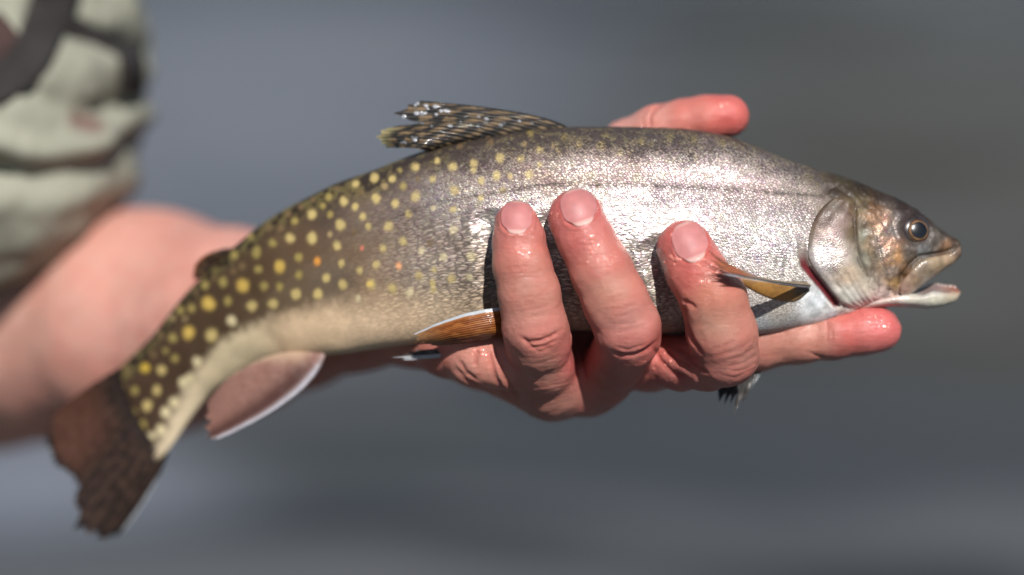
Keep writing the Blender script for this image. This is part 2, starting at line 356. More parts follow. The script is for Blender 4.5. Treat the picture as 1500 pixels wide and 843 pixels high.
# ---- colour of the skin
Pf = P.reshape(-1, 3); n1 = fbm(Pf, 34, 11).reshape(NU, NV); n2 = fbm(Pf, 9, 12).reshape(NU, NV); n3 = fbm(Pf, 90, 13, 2).reshape(NU, NV)
top = (P - Cn[:, None] * 1)  # offset from the centre
frac = cc_[None, :] * np.ones((NU, 1))                # 1 on the back, -1 on the belly
body_pts = [(170, 590, (60, 44, 32)), (230, 540, (64, 48, 34)), (300, 450, (68, 52, 35)), (380, 400, (78, 60, 41)), (450, 360, (88, 68, 48)), (520, 330, (98, 78, 58)),
            (560, 400, (138, 112, 80)), (540, 360, (112, 88, 60)), (430, 430, (100, 84, 64)), (640, 420, (160, 140, 112)), (640, 290, (84, 70, 56)), (580, 270, (70, 56, 44)), (480, 310, (66, 52, 40)), (650, 360, (140, 120, 100)), (720, 245, (92, 70, 52)), (720, 275, (132, 108, 88)), (720, 350, (172, 152, 130)), (800, 232, (104, 76, 54)), (800, 262, (156, 124, 100)), (650, 250, (92, 68, 46)), (600, 300, (104, 80, 58)),
            (800, 330, (190, 175, 165)), (900, 225, (108, 80, 62)), (900, 255, (172, 138, 122)), (900, 300, (205, 190, 184)), (1000, 228, (112, 84, 72)), (1000, 258, (176, 146, 144)), (1000, 330, (215, 205, 198)), (1100, 262, (182, 150, 146)), (1100, 242, (130, 102, 92)),
            (1100, 350, (220, 210, 205)), (1180, 290, (130, 114, 100)), (1150, 380, (215, 208, 196)), (880, 400, (190, 175, 150)), (760, 420, (170, 150, 125)), (960, 440, (185, 172, 148)), (1000, 300, (175, 160, 165)), (480, 410, (100, 86, 70))]
colr = idw(U, Vv, body_pts, 3.5, 20)
# belly
BL = [(214, 672), (236, 640), (262, 588), (290, 540), (325, 500), (375, 474), (430, 458), (500, 448), (560, 436), (640, 438), (740, 445), (900, 462), (1100, 446), (1200, 420)]
db, _, sd = polydist(U, Vv, BL); sdb = -db * sd
if np.median(sdb[(frac > 0.6)]) > 0: sdb = -sdb      # positive under the line
soft = 12 + 26 * sstep(U, 360, 600)
bm = sstep(sdb + (n2 - 0.5) * 16, -soft, soft)
belly = idw(U, Vv, [(260, 620, (196, 180, 150)), (350, 520, (196, 180, 146)), (450, 490, (216, 188, 152)), (560, 480, (218, 190, 156)), (680, 460, (206, 184, 154)),
                    (800, 470, (196, 178, 154)), (960, 470, (190, 178, 160)), (1110, 470, (180, 186, 188)), (1140, 450, (196, 190, 176)), (1190, 445, (240, 244, 244)), (1160, 482, (180, 180, 178))], 3.5, 12)
colr = colr * (1 - bm[..., None]) + belly * bm[..., None]
# dark back, mottled
ridge = sstep(frac + (n1 - 0.5) * 0.35, 0.55, 0.86) * (1 - headm)
bk = lin((36, 28, 19)) + (lin((104, 94, 56)) - lin((36, 28, 19))) * (sstep(n2, 0.49, 0.57) * 0.9)[..., None]
colr = colr * (1 - 0.9 * ridge[..., None]) + bk * (0.9 * ridge[..., None])
pb, _, _ = polydist(U, Vv, [(900, 282), (980, 296), (1080, 305), (1190, 322)]); pm = np.exp(-(pb / 24) ** 2) * (0.35 + 0.65 * sstep(n1, 0.35, 0.6)) * 0.75
colr = colr * (1 - pm[..., None]) + lin((104, 90, 100)) * pm[..., None]
colr *= (0.82 + 0.36 * n1)[..., None]
# spots
sp = []
def tile(ox, oy, k, L, base):
    for q in L:
        r = q[2] if len(q) > 2 else 34; c = q[3] if len(q) > 3 else base
        sp.append((ox + q[0] / k, oy + q[1] / k, r / k * 0.93, c))
Y = (184, 164, 106); YB = (190, 160, 80); PALE = (200, 186, 146); ORG = (205, 140, 62); PNK = (222, 120, 96); DIM = (108, 88, 60); OLV = (146, 130, 74)
tile(260, 200, 4.987, [(1215, 475, 42), (980, 570, 48), (1115, 570, 34, OLV), (1300, 515, 34), (1190, 645, 48), (1350, 580, 32), (1390, 660, 32), (985, 745, 52), (820, 745, 44), (1165, 795, 42), (695, 780, 38, OLV),
     (855, 620, 34, OLV), (755, 670, 32, DIM), (665, 665, 36, DIM), (805, 565, 34, DIM), (580, 830, 36, OLV), (1450, 455, 46), (1300, 350, 36), (1440, 300, 40), (1340, 405, 30, DIM), (1105, 445, 36, OLV), (905, 515, 28, DIM), (1290, 700, 26, DIM), (990, 465, 24, DIM), (1165, 385, 26, DIM)], Y)
tile(260, 360, 4.987, [(415, 70, 36, OLV), (575, 60, 46, OLV), (590, 175, 38, OLV), (745, 155, 56, YB), (885, 85, 38, OLV), (885, 215, 42, OLV), (475, 150, 34, DIM), (335, 265, 42, OLV), (475, 290, 62, YB), (625, 295, 42, OLV), (745, 300, 36, OLV),
     (225, 425, 62, YB), (365, 405, 42, OLV), (540, 440, 48), (695, 425, 48), (865, 355, 46), (1025, 355, 46), (1020, 115, 38, ORG), (1085, 240, 38), (1200, 130, 36), (1210, 285, 46), (1330, 180, 32), (1450, 145, 38), (1415, 280, 48, (214, 184, 100)), (1320, 385, 28, PALE),
     (395, 550, 46, PALE), (80, 635, 56, YB), (250, 655, 58, Y), (105, 460, 36, OLV), (20, 475, 34, OLV), (410, 190, 26, DIM), (1130, 20, 20, DIM)], Y)
tile(520, 180, 4.987, [(150, 550, 46), (295, 590, 40), (445, 540, 50), (570, 410, 36), (350, 460, 38, OLV), (710, 320, 44), (865, 295, 38), (865, 340, 34), (1060, 255, 44), (440, 325, 42), (275, 410, 34), (140, 410, 36), (55, 685, 36), (245, 755, 50), (390, 665, 34), (95, 760, 34),
     (730, 495, 48), (925, 425, 38), (1035, 385, 40), (1135, 390, 36), (1275, 380, 42), (1085, 490, 34), (920, 550, 34), (715, 635, 36), (720, 780, 44, PALE), (1350, 200, 38), (1210, 265, 36), (600, 280, 32), (570, 620, 30, PALE), (455, 410, 26, DIM), (1350, 300, 28)], Y)
tile(520, 340, 4.987, [(50, 120, 24, PNK), (205, 120, 40), (350, 70, 38), (155, 240, 38), (35, 280, 34), (320, 240, 32, (226, 160, 110)), (120, 380, 50), (275, 410, 44), (465, 320, 42), (570, 380, 34), (570, 420, 34), (580, 280, 30), (705, 335, 44), (485, 140, 36, PALE), (650, 185, 42, PALE),
     (845, 180, 42, PALE), (835, 330, 40, PALE), (400, 440, 40, PALE), (20, 490, 28, PALE)], Y)
tile(800, 180, 4.987, [(400, 170, 40), (540, 220, 36), (690, 140, 38, OLV), (430, 90, 34, OLV), (660, 400, 40, PALE), (240, 160, 34), (130, 100, 34, OLV), (900, 110, 40, OLV), (1080, 130, 44, OLV), (1290, 150, 40, OLV), (860, 390, 34, PALE), (330, 380, 40, PALE), (1180, 400, 36, PALE)], Y)
tile(130, 440, 3.513, [(530, 40, 24, OLV), (470, 50, 22, OLV), (370, 180, 22, DIM), (435, 195, 28, OLV), (395, 260, 20, OLV), (335, 280, 20, DIM), (445, 300, 27, OLV), (290, 350, 30, (190, 160, 60)), (375, 360, 30), (235, 465, 27, OLV), (350, 465, 29), (300, 545, 33, Y), (225, 580, 27, OLV),
     (280, 640, 26, OLV), (215, 660, 23, OLV), (160, 630, 20, DIM), (245, 710, 26, OLV), (175, 440, 20, DIM), (185, 345, 22, DIM), (485, 425, 34, PALE), (520, 405, 34, PALE), (440, 525, 34, PALE), (395, 575, 32, PALE), (555, 315, 32, PALE), (370, 670, 32, PALE), (325, 700, 26, PALE), (175, 540, 20, DIM), (130, 560, 16, DIM), (260, 740, 18, DIM)], Y)
rs = random.Random(11)
for _ in range(110):                                      # small dim flecks between the large spots and along the back
    i_ = rs.randint(300, NU - 60); k_ = rs.uniform(0.55, 0.98) if rs.random() < 0.6 else rs.uniform(-0.1, 0.9)
    j_ = int(np.argmin(np.abs(cc_[:NV // 2] - k_))) if Sd[i_, 1] * ss_[NV // 4] < 0 else int(np.argmin(np.abs(cc_[:NV // 2] - k_)))
    a_, b_2 = U[i_, j_], Vv[i_, j_]
    if all((a_ - q[0]) ** 2 + (b_2 - q[1]) ** 2 > (q[2] + 7) ** 2 for q in sp): sp.append((a_, b_2, rs.uniform(3.6, 7.0), rs.choice([DIM, OLV, (150, 130, 90)])))
spotm = np.zeros((NU, NV)); spotc = np.zeros((NU, NV, 3))
wob = (n2 - 0.5) * 5.0
for (a, b, r, c) in sp:
    box = (np.abs(U - a) < 2.2 * r) & (np.abs(Vv - b) < 2.2 * r)
    if not box.any(): continue
    d = np.hypot(U[box] - a, (Vv[box] - b) * 0.92) + wob[box]
    m = 1 - sstep(d, r * 0.40, r * 1.12); old = spotm[box]; w_ = m > old
    tmp = spotc[box]; tmp[w_] = lin(c); spotc[box] = tmp; spotm[box] = np.maximum(old, m)
fadeS = (1 - 0.4 * sstep(U, 720, 950)) * (1 - headm)
colr = colr * (1 - (spotm * fadeS)[..., None]) + spotc * (spotm * fadeS)[..., None]
# lateral line as a broken dark thread
dash = sstep(fbm(np.stack([U.ravel() * 1.0, 0 * U.ravel(), 0 * U.ravel()], -1), 6, 21, 1).reshape(NU, NV), 0.30, 0.55)
lm = np.exp(-(dl / 2.6) ** 2) * (0.35 + 0.65 * dash) * (1 - headm) * sstep(U, 430, 640) * 0.9
colr = colr * (1 - lm[..., None]) + lin((52, 42, 36)) * lm[..., None]
# head
head_pts = [(1210, 258, (78, 68, 48)), (1230, 272, (110, 100, 74)), (1222, 280, (64, 52, 44)), (1250, 285, (98, 84, 60)), (1290, 288, (70, 52, 36)), (1320, 301, (56, 44, 36)), (1350, 318, (54, 46, 42)), (1260, 274, (66, 54, 38)), (1380, 340, (84, 74, 64)), (1262, 300, (132, 116, 84)),
            (1225, 300, (104, 90, 72)), (1200, 330, (104, 82, 70)), (1212, 318, (92, 70, 58)), (1230, 305, (100, 78, 56)), (1215, 345, (176, 150, 144)), (1205, 375, (222, 214, 210)), (1232, 375, (222, 206, 190)), (1230, 325, (168, 144, 134)), (1240, 400, (204, 182, 156)),
            (1252, 340, (104, 86, 58)), (1264, 345, (140, 140, 120)), (1264, 380, (150, 146, 128)), (1276, 350, (180, 150, 116)), (1292, 330, (196, 124, 48)), (1300, 355, (232, 146, 40)), (1304, 378, (222, 154, 70)), (1286, 372, (150, 130, 96)),
            (1280, 308, (150, 106, 66)), (1308, 400, (190, 166, 146)), (1322, 318, (98, 86, 84)), (1312, 338, (92, 78, 72)), (1335, 370, (104, 94, 84)), (1350, 368, (130, 132, 132)), (1368, 352, (104, 98, 90)), (1376, 342, (124, 116, 106)),
            (1388, 360, (150, 114, 84)), (1398, 360, (86, 72, 60)), (1240, 430, (190, 186, 174)), (1272, 415, (188, 176, 158)), (1292, 432, (206, 182, 172)), (1312, 412, (168, 132, 84)), (1324, 402, (120, 82, 44)), (1340, 382, (96, 80, 60)),
            (1330, 425, (196, 170, 160)), (1230, 452, (204, 194, 184)), (1258, 445, (206, 196, 186)), (1285, 442, (206, 176, 168)), (1188, 300, (124, 110, 86)), (1178, 330, (168, 158, 128)), (1168, 385, (208, 204, 190)), (1195, 440, (220, 226, 226)), (1220, 462, (216, 216, 216))]
hc = idw(U, Vv, head_pts, 4.0, 5) * (0.22 + 0.78 * n2)[..., None]
speck = sstep(fbm(Pf, 6, 31, 2).reshape(NU, NV), 0.60, 0.70) * sstep(-Vv, -370, -300) * 0.55
hc = hc * (1 - 0.5 * sstep(frac, 0.45, 0.8))[..., None] * (1 + 0.55 * sstep(Vv, 402, 432))[..., None]
hc = hc * (1 - speck[..., None]) + lin((52, 42, 34)) * speck[..., None]
vein = 1 - np.abs(2 * fbm(Pf * np.array([1.0, 1, 0.55]), 20, 35, 3).reshape(NU, NV) - 1) * 5.5
vein = sstep(vein, 0.45, 0.95) * 0.45 * (1 - sstep(Vv, 420, 440)); hc = hc * (1 - vein[..., None]) + lin((48, 34, 26)) * vein[..., None]
disp_v = vein
hm = sstep(U + 0.12 * (Vv - 330) + (n2 - 0.5) * 10, 1188, 1204)
hm = np.where(Vv < 305, sstep(U + (n2 - 0.5) * 36, 1176, 1226), hm)
hm = np.where((Vv > 420) & (U < 1235), sstep(U, 1165, 1185), hm)
colr = colr * (1 - hm[..., None]) + hc * hm[..., None]
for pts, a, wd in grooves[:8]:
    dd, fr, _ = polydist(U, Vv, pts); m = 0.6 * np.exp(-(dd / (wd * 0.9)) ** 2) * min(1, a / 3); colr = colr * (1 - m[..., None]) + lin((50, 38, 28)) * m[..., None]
colr = colr * (1 - redm[..., None]) + (lin((100, 20, 28)) * (0.4 + 0.8 * n2[..., None])) * redm[..., None]
em = np.exp(-(de / 27) ** 4) * 0.9; colr = colr * (1 - em[..., None]) + lin((48, 40, 38)) * em[..., None]
# silveriness
sil = np.zeros((NU, NV))
for (a, b, ru, rv, s_) in [(960, 300, 330, 130, 0.5), (760, 320, 95, 62, 0.95), (690, 300, 120, 60, 0.6), (900, 350, 110, 95, 1.0), (1000, 330, 130, 60, 0.9), (1120, 355, 95, 62, 1.0), (1060, 245, 170, 34, 0.75), (860, 245, 110, 26, 0.6), (900, 290, 130, 26, 0.95), (600, 330, 130, 60, 0.35), (620, 390, 110, 50, 0.4), (0, 0, 0, 0, 0), (1215, 372, 34, 45, 0.95), (1298, 352, 20, 48, 0.85), (900, 410, 170, 55, 0.55)]:
    if ru == 0: sil *= (1 - hm); continue
    sil = np.maximum(sil, s_ * np.exp(-(((U - a) / ru) ** 2 + ((Vv - b) / rv) ** 2) ** 1.5))
sil = np.maximum(sil, 0.10 * ridge * sstep(U, 420, 620)); sil *= (1 - 0.8 * ridge) * (1 - 0.75 * bm * (1 - hm)) * (1 - redm) * (0.75 + 0.5 * n2)
sil = np.clip(sil * (1 - 0.45 * spotm * fadeS) * (1 - 0.45 * pm) * (1 - 0.8 * lm), 0, 1)
sil = np.where((U > 1170) & (Vv > 425), sil * 0.2, sil)
scaly = (1 - hm) * sstep(U, 430, 720) * (1 - 0.45 * bm) * (1 - redm) * (1 + 0.5 * ridge) + 0.12 + 0.6 * hm * sil
rowm = np.clip(sstep(Vv, 285, 330) * (1 - sstep(U, 960, 1080)) * (1 - hm) + 0.9 * (1 - sstep(U, 560, 640)), 0, 1) * (1 - ridge)
scaly = scaly * (1 - 0.55 * spotm * (1 - sstep(U, 700, 900)))
Vb = P.reshape(-1, 3); Fb = grid_quads(NU, NV, True)
nose = len(Vb); Vb = np.vstack([Vb, Cn[0][None] + np.array([[2, 0, 0]]), Cn[-1][None]])
j = np.arange(NV); tr = np.concatenate([np.stack([np.full(NV, nose), j, (j + 1) % NV], 1), np.stack([np.full(NV, nose + 1), (NU - 1) * NV + (j + 1) % NV, (NU - 1) * NV + j], 1)])
ext = lambda a: np.concatenate([a.reshape(NU * NV, *a.shape[2:]), a[:1, :1].reshape(1, *a.shape[2:]), a[-1:, :1].reshape(1, *a.shape[2:])])
# orientation: make the faces look outward
mesh('body', Vb, Fb, M_FISH, fish, ext(colr), {'silver': ext(sil), 'scaly': ext(scaly), 'rows': ext(rowm)}, ext(UVs), tris=tr)
bvh = BVHTree.FromPolygons([Vector(p) for p in Vb[:NU * NV:1]], [tuple(f) for f in Fb.tolist()])
CAMD = Vector((0, -D, 0))
def hit(b, u, v):
    d = (Vector(px(u, v, 0).tolist()) - CAMD).normalized(); loc, nor, _, _ = b.ray_cast(CAMD, d)
    if loc is None: return None, None
    if nor.dot(d) > 0: nor = -nor
    return np.array(loc), np.array(nor)
def near_idx():
    pass
from mathutils.kdtree import KDTree
kd = KDTree(NU * NV // 4 + 1); idxs = np.arange(0, NU * NV, 4)
for q in idxs: kd.insert(Vb[q], int(q))
kd.balance()
CF = colr.reshape(-1, 3); SF = sil.reshape(-1); XF = scaly.reshape(-1); UF = UVs.reshape(-1, 2)

def patch(name, c0, c1, hfun, n=70, m=26, mat=None, colfun=None, parent=None, mirror=True, lead=None):
    """plate lofted between two curves lying on the fish, lifted by hfun(t,s); built on both sides of the fish"""
    a = catmull(c0, n); b = catmull(c1, n); t = np.linspace(0, 1, m)
    uvp = a[:, None] * (1 - t[None, :, None]) + b[:, None] * t[None, :, None]
    base = np.zeros((n, m, 3)); nor = np.zeros((n, m, 3)); last = None
    for i in range(n):
        for k in range(m):
            L, Nn = hit(bvh, *uvp[i, k])
            if L is None: L, Nn = last
            last = (L, Nn); base[i, k] = L; nor[i, k] = Nn
    for _ in range(6):
        for ax in (0, 1):
            A = np.moveaxis(base[..., 1], ax, 0).copy(); A[1:-1] = (A[:-2] + 2 * A[1:-1] + A[2:]) / 4; base[..., 1] = np.moveaxis(A, 0, ax)
            B = np.moveaxis(nor, ax, 0).copy(); B[1:-1] = (B[:-2] + 2 * B[1:-1] + B[2:]) / 4; nor = np.moveaxis(B, 0, ax)
    nor /= np.linalg.norm(nor, axis=2)[..., None]
    s_ = np.linspace(0, 1, n)
    H = hfun(t[None, :] + 0 * s_[:, None], s_[:, None] + 0 * t[None, :])
    V1 = base + nor * H[..., None]
    # skirt ring down into the flesh
    V0 = base - nor * 2.5
    Vall = np.concatenate([V1.reshape(-1, 3), V0.reshape(-1, 3)]); F = grid_quads(n, m); nn_ = n * m
    ring = [k for k in range(m)] + [i * m + m - 1 for i in range(1, n)] + [(n - 1) * m + k for k in range(m - 2, -1, -1)] + [i * m for i in range(n - 2, 0, -1)]
    ring = np.array(ring); r2 = np.roll(ring, -1); sk = np.stack([ring, r2, r2 + nn_, ring + nn_], 1)
    uu, vv = uvp[..., 0], uvp[..., 1]
    nz = fbm(base.reshape(-1, 3), 8, 41).reshape(n, m)
    if colfun: cf = colfun(uu, vv, nz); si = np.full((n, m), 0.0); sca = np.full((n, m), 0.0); uvv = np.stack([uu, vv], -1)
    else:
        cf = np.zeros((n, m, 3)); si = np.zeros((n, m)); sca = np.zeros((n, m)); uvv = np.zeros((n, m, 2))
        cf = idw(uu, vv, head_pts, 4.0, 5) * (0.4 + 0.56 * nz)[..., None] * (1 + 0.5 * sstep(vv, 398, 428))[..., None]
        si = 0.95 * np.exp(-(((uu - 1213) / 30) ** 2 + ((vv - 372) / 36) ** 2) ** 1.5) * (0.6 + 0.8 * nz); uvv = np.stack([uu, vv], -1); sca = 0.12 + 0.45 * si
        ve_ = 1 - np.abs(2 * fbm(base.reshape(-1, 3) * np.array([1.0, 1, 0.5]), 22, 36, 3).reshape(n, m) - 1) * 6; ve_ = sstep(ve_, 0.4, 0.95) * 0.4 * (1 - sstep(vv, 400, 425)); cf = cf * (1 - ve_[..., None]) + lin((74, 50, 44)) * ve_[..., None]; si = si * (1 - 0.6 * ve_)
        sp2 = sstep(fbm(base.reshape(-1, 3), 5, 32, 2).reshape(n, m), 0.58, 0.68) * 0.4 * sstep(-vv, -345, -300); cf = cf * (1 - sp2[..., None]) + lin((60, 46, 40)) * sp2[..., None]
    objs = []
    for side in ((0, 1) if mirror else (0,)):
        W = Vall.copy()
        if side: W[:, 1] = -W[:, 1]
        o = mesh(name, W, np.concatenate([F, sk]), mat or M_FISH, parent or fish, np.concatenate([cf.reshape(-1, 3)] * 2), {'silver': np.tile(si.ravel(), 2), 'scaly': np.tile(sca.ravel(), 2)}, np.concatenate([uvv.reshape(-1, 2)] * 2))
        objs.append(o)
    return objs

def gill_h(t, s):
    ends = np.clip(np.sin(np.pi * np.clip(s, 0.0, 1)) * 3.5, 0, 1)
    return (0.4 + ends * (np.sqrt(np.clip(t / 0.09, 0, 1)) * 3.6 + 1.6 * np.sin(np.pi * np.clip(t, 0, 1)) ** 1.2) * (1 - sstep(t, 0.72, 1.0)) + 0.3 * np.sin(t * 40 + 3 * s) * (s > 0.66) + 0.5 * np.sin(t * 9 + s * 23) * np.sin(s * 14 - t * 6))
patch('gill_cover', GILL_R, GILL_F, gill_h, 80, 34)
MX0 = [(1405, 361), (1393, 371), (1372, 376), (1352, 380), (1339, 391), (1328, 405), (1318, 419), (1317, 427)]
MX1 = [(1404, 377), (1397, 383), (1385, 391), (1370, 402), (1355, 413), (1342, 423), (1330, 431), (1321, 431)]
def mx_col(u, v, nz):
    return idw(u, v, [(1400, 368, (112, 92, 76)), (1388, 378, (170, 146, 118)), (1370, 385, (172, 150, 120)), (1350, 395, (146, 128, 104)), (1340, 410, (176, 146, 118)), (1325, 425, (206, 168, 148)), (1355, 412, (186, 180, 170))], 3, 6) * (0.35 + 0.75 * nz)[..., None]
patch('upper_jaw', MX0, MX1, lambda t, s: 1.2 + 7.0 * np.clip(np.sin(np.pi * t), 0, 1) ** 0.55 * (0.25 + 0.75 * np.sin(np.pi * np.clip(s, 0.03, 0.97)) ** 0.5), 60, 16, M_FLESH, mx_col)

# lower jaw: a spoon with a hollow, and small teeth along its rim
mixc_ = lambda a, b, m_: a * (1 - m_[..., None]) + b * m_[..., None]
us = np.linspace(1248, 1407, 60)
JT = catmull([(1248, 445), (1290, 434), (1325, 426), (1350, 420), (1366, 413), (1385, 416), (1400, 419), (1407, 424)], 200)
JB = catmull([(1248, 460), (1286, 452), (1310, 450), (1332, 451), (1366, 452), (1388, 447), (1402, 440), (1408, 430)], 200)
vt = np.interp(us, JT[:, 0], JT[:, 1]); vb_ = np.interp(us, JB[:, 0], JB[:, 1])
wj = np.interp(us, [1248, 1290, 1330, 1366, 1390, 1402, 1407], [20, 30, 32, 27, 19, 12, 5])
m = 40; tj = np.linspace(0, 2 * np.pi, m, endpoint=False)
VJ = []
for i in range(60):
    zt, zb = vt[i], vb_[i]; zc = (zt + zb) / 2; hz = (zb - zt) / 2
    y = wj[i] * np.sign(np.cos(tj)) * np.abs(np.cos(tj)) ** 0.8; z = np.sin(tj)
    zz = zc + hz * z                             # +: down
    hol = np.clip(-z, 0, 1) * (1 - (y / wj[i]) ** 2) * min(9, hz * 1.0) * sstep(np.array(us[i]), 1320, 1360)
    tilt = np.where(z < 0.1, -y / max(wj[i], 1) * np.clip(0.1 - z, 0, 0.6) * 14, 0) * sstep(np.array(us[i]), 1322, 1350) * (1 - sstep(np.array(us[i]), 1398, 1407))   # the far rim shows above the near one
    VJ.append(px(us[i], zz + hol * 1.3 + tilt, y))
VJ = np.array(VJ); uj, vj = unpx(VJ); nj = fbm(VJ.reshape(-1, 3), 7, 51).reshape(60, m)
inner = ((vj - vt[:, None]) < (vb_ - vt)[:, None] * 0.42)
cj = idw(uj, vj, [(1400, 438, (214, 206, 180)), (1370, 445, (226, 224, 200)), (1340, 440, (222, 216, 200)), (1300, 442, (210, 186, 176)), (1265, 452, (206, 176, 166)), (1370, 420, (196, 190, 184)), (1402, 424, (186, 140, 120)), (1350, 425, (224, 222, 216))], 3, 6) * (0.55 + 0.4 * nj)[..., None]
cj = mixc_(cj, cj * np.array([0.55, 0.40, 0.38]), inner * sstep(uj, 1338, 1352) * (VJ[..., 1] > -0.45 * wj[:, None]))
jaw = mesh('lower_jaw', np.vstack([VJ.reshape(-1, 3), VJ[-1].mean(0)[None]]), grid_quads(60, m, True), M_FLESH, fish, np.vstack([cj.reshape(-1, 3), cj[-1, :1]]),
           tris=np.stack([np.full(m, 60 * m), 59 * m + (np.arange(m) + 1) % m, 59 * m + np.arange(m)], 1))
def cone_mesh(name, base, tip, r, mat, col, parent, n=7):
    base, tip = np.array(base, float), np.array(tip, float); a = tip - base; a /= np.linalg.norm(a); x = np.cross(a, [0.3, 1, 0.2]); x /= np.linalg.norm(x); y = np.cross(a, x); t = np.arange(n) / n * 2 * np.pi
    V = [base + r * (np.cos(q) * x + np.sin(q) * y) for q in t] + [base * 0.45 + tip * 0.55 + r * 0.6 * (np.cos(q) * x + np.sin(q) * y) for q in t] + [tip]
    F = [[i, (i + 1) % n, n + (i + 1) % n, n + i] for i in range(n)]
    return mesh(name, V, F, mat, parent, np.tile(lin(col), (2 * n + 1, 1)), tris=[[n + i, n + (i + 1) % n, 2 * n] for i in range(n)])
ji = 6                                                    # a ring index on the far upper rim
for uu_ in [1361, 1368, 1374, 1380, 1385, 1390, 1394, 1398]:
    i = int(np.argmin(np.abs(us - uu_)))
    for k_ in (ji + int(m * 0.75) - 2,):
        b0 = VJ[i, k_ % m]; cone_mesh('tooth', b0 + np.array([0, 0, -1.0]), b0 + np.array([-1.0, 0, 2.6]), 1.5, M_EYE, (206, 190, 180), jaw, n=6)
# eyes
def dome(name, c, nrm, r, h, mat, colf, parent, n=40, rings=14, ring0=0.0, squash=1.0):
    nrm = np.array(nrm) / np.linalg.norm(nrm); x = np.cross([0, 0, 1], nrm); x /= np.linalg.norm(x); y = np.cross(nrm, x)
    V = []; cols = []; rr = np.linspace(ring0, 1, rings)
    for q in rr:
        for a in np.arange(n) / n * 2 * np.pi:
            V.append(c + r * q * (math.cos(a) * x + squash * math.sin(a) * y) + nrm * h * math.sqrt(max(0, 1 - q * q))); cols.append(colf(q, a))
    return mesh(name, V, grid_quads(rings, n, True), mat, parent, np.array(cols))
Le, Ne = hit(bvh, *EYE)
for side in (0, 1):
    sg = np.array([1, -1, 1]) if side else np.array([1, 1, 1])
    c0 = (Le - Ne * 2.0) * sg; ne = (Ne * np.array([0.75, 1, 0.5]) + np.array([0.06, 0, 0.05])) * sg
    def cskin(q, a):
        w_ = 0.8 + 0.4 * math.sin(5 * a + 2) ** 2
        return lin((46, 37, 33)) * w_
    ey = dome('eye', c0, ne, 24.5, 9.5, M_EYE, cskin, fish, squash=0.95)
    cI = c0 + ne / np.linalg.norm(ne) * 0.9 + np.array([1.5, 0, -1])
    def ciris(q, a):
        if q > 0.93: return lin((60, 48, 40))
        if q > 0.80: return lin((74, 56, 42)) * (0.8 + 0.3 * math.sin(7 * a))
        return lin((64, 46, 32)) * (0.75 + 0.5 * abs(math.sin(11 * a + 3 * q)))
    ir = dome('iris', cI, ne, 20.5, 10.6, M_EYE, ciris, ey)
    def cp(q, a): return lin((8, 9, 12)) if q < 0.79 else (lin((30, 22, 16)) if q < 0.86 else lin((150, 112, 76)) * (0.55 + 0.5 * abs(math.sin(a * 2.5))))
    dome('pupil', cI + ne / np.linalg.norm(ne) * 8.0, ne, 14.5, 3.6, M_EYE, cp, ey, squash=0.97)

# ---- fins
def fin(name, rays, colf, ns=70, sub=9, thick=1.3, corr=1.0, rag=0.06, seed=1, parent=None, fold=0.0, mat=None, between=3, notch=None):
    rays = np.array(rays, float)                   # (nr, 3, 3) u v d
    nr = len(rays); na = (nr - 1) * sub * 1 + 1
    R = catmull(rays.reshape(nr, 9), na, uniform=True).reshape(na, 3, 3)
    s_ = np.linspace(0, 1, ns); A = px(R[:, 0, 0], R[:, 0, 1], R[:, 0, 2]); M = px(R[:, 1, 0], R[:, 1, 1], R[:, 1, 2]); E = px(R[:, 2, 0], R[:, 2, 1], R[:, 2, 2])
    Q = 2 * M - (A + E) / 2
    tt = np.linspace(0, nr - 1, na)
    rn = np.random.default_rng(seed); tipn = 1 - rag * np.interp(tt * between, np.arange(nr * between + 1), rn.random(nr * between + 1)) * 1.6
    tipn -= rag * 0.8 * np.abs(np.sin(np.pi * tt * between / 2))
    if notch: tipn -= notch[2] * np.exp(-((tt / (nr - 1) - notch[0]) / notch[1]) ** 2)
    ss = s_[None, :] * tipn[:, None]
    P = (1 - ss)[..., None] ** 2 * A[:, None] + 2 * (ss * (1 - ss))[..., None] * Q[:, None] + ss[..., None] ** 2 * E[:, None]
    da = np.gradient(P, axis=0); ds = np.gradient(P, axis=1); Nn = np.cross(da, ds); Nn /= np.linalg.norm(Nn, axis=2)[..., None] + 1e-9
    if Nn[..., 1].mean() > 0: Nn = -Nn
    cr = corr * np.cos(2 * np.pi * tt * between)[:, None] * (0.35 + 0.65 * np.sin(np.pi * np.clip(ss, 0, 1) * 0.8 + 0.3)) + fold * np.sin(tt * 2.1 + 0.5)[:, None] * ss
    cr = cr + (fbm(P.reshape(-1, 3), 12, seed + 60).reshape(P.shape[:2]) - 0.5) * 2.5
    P = P + Nn * cr[..., None]; th_ = (thick * (1 - 0.65 * ss))[..., None]
    F1 = P + Nn * th_; F2 = P - Nn * th_
    u_, v_ = unpx(P); nz = fbm(P.reshape(-1, 3), 7, seed + 70).reshape(P.shape[:2])
    c = colf(ss, (tt / (nr - 1))[:, None] + 0 * ss, u_, v_, nz, cr); c = np.clip(c, 0, 1).reshape(-1, 3)
    F = grid_quads(na, ns); n_ = na * ns
    ring = [k for k in range(ns)] + [i * ns + ns - 1 for i in range(1, na)] + [(na - 1) * ns + k for k in range(ns - 2, -1, -1)] + [i * ns for i in range(na - 2, 0, -1)]
    ring = np.array(ring); r2 = np.roll(ring, -1)
    return mesh(name, np.concatenate([F1.reshape(-1, 3), F2.reshape(-1, 3)]), np.concatenate([F, F[:, ::-1] + n_, np.stack([ring, ring + n_, r2 + n_, r2], 1)]), mat or M_FIN, parent or fish, np.concatenate([c, c]))

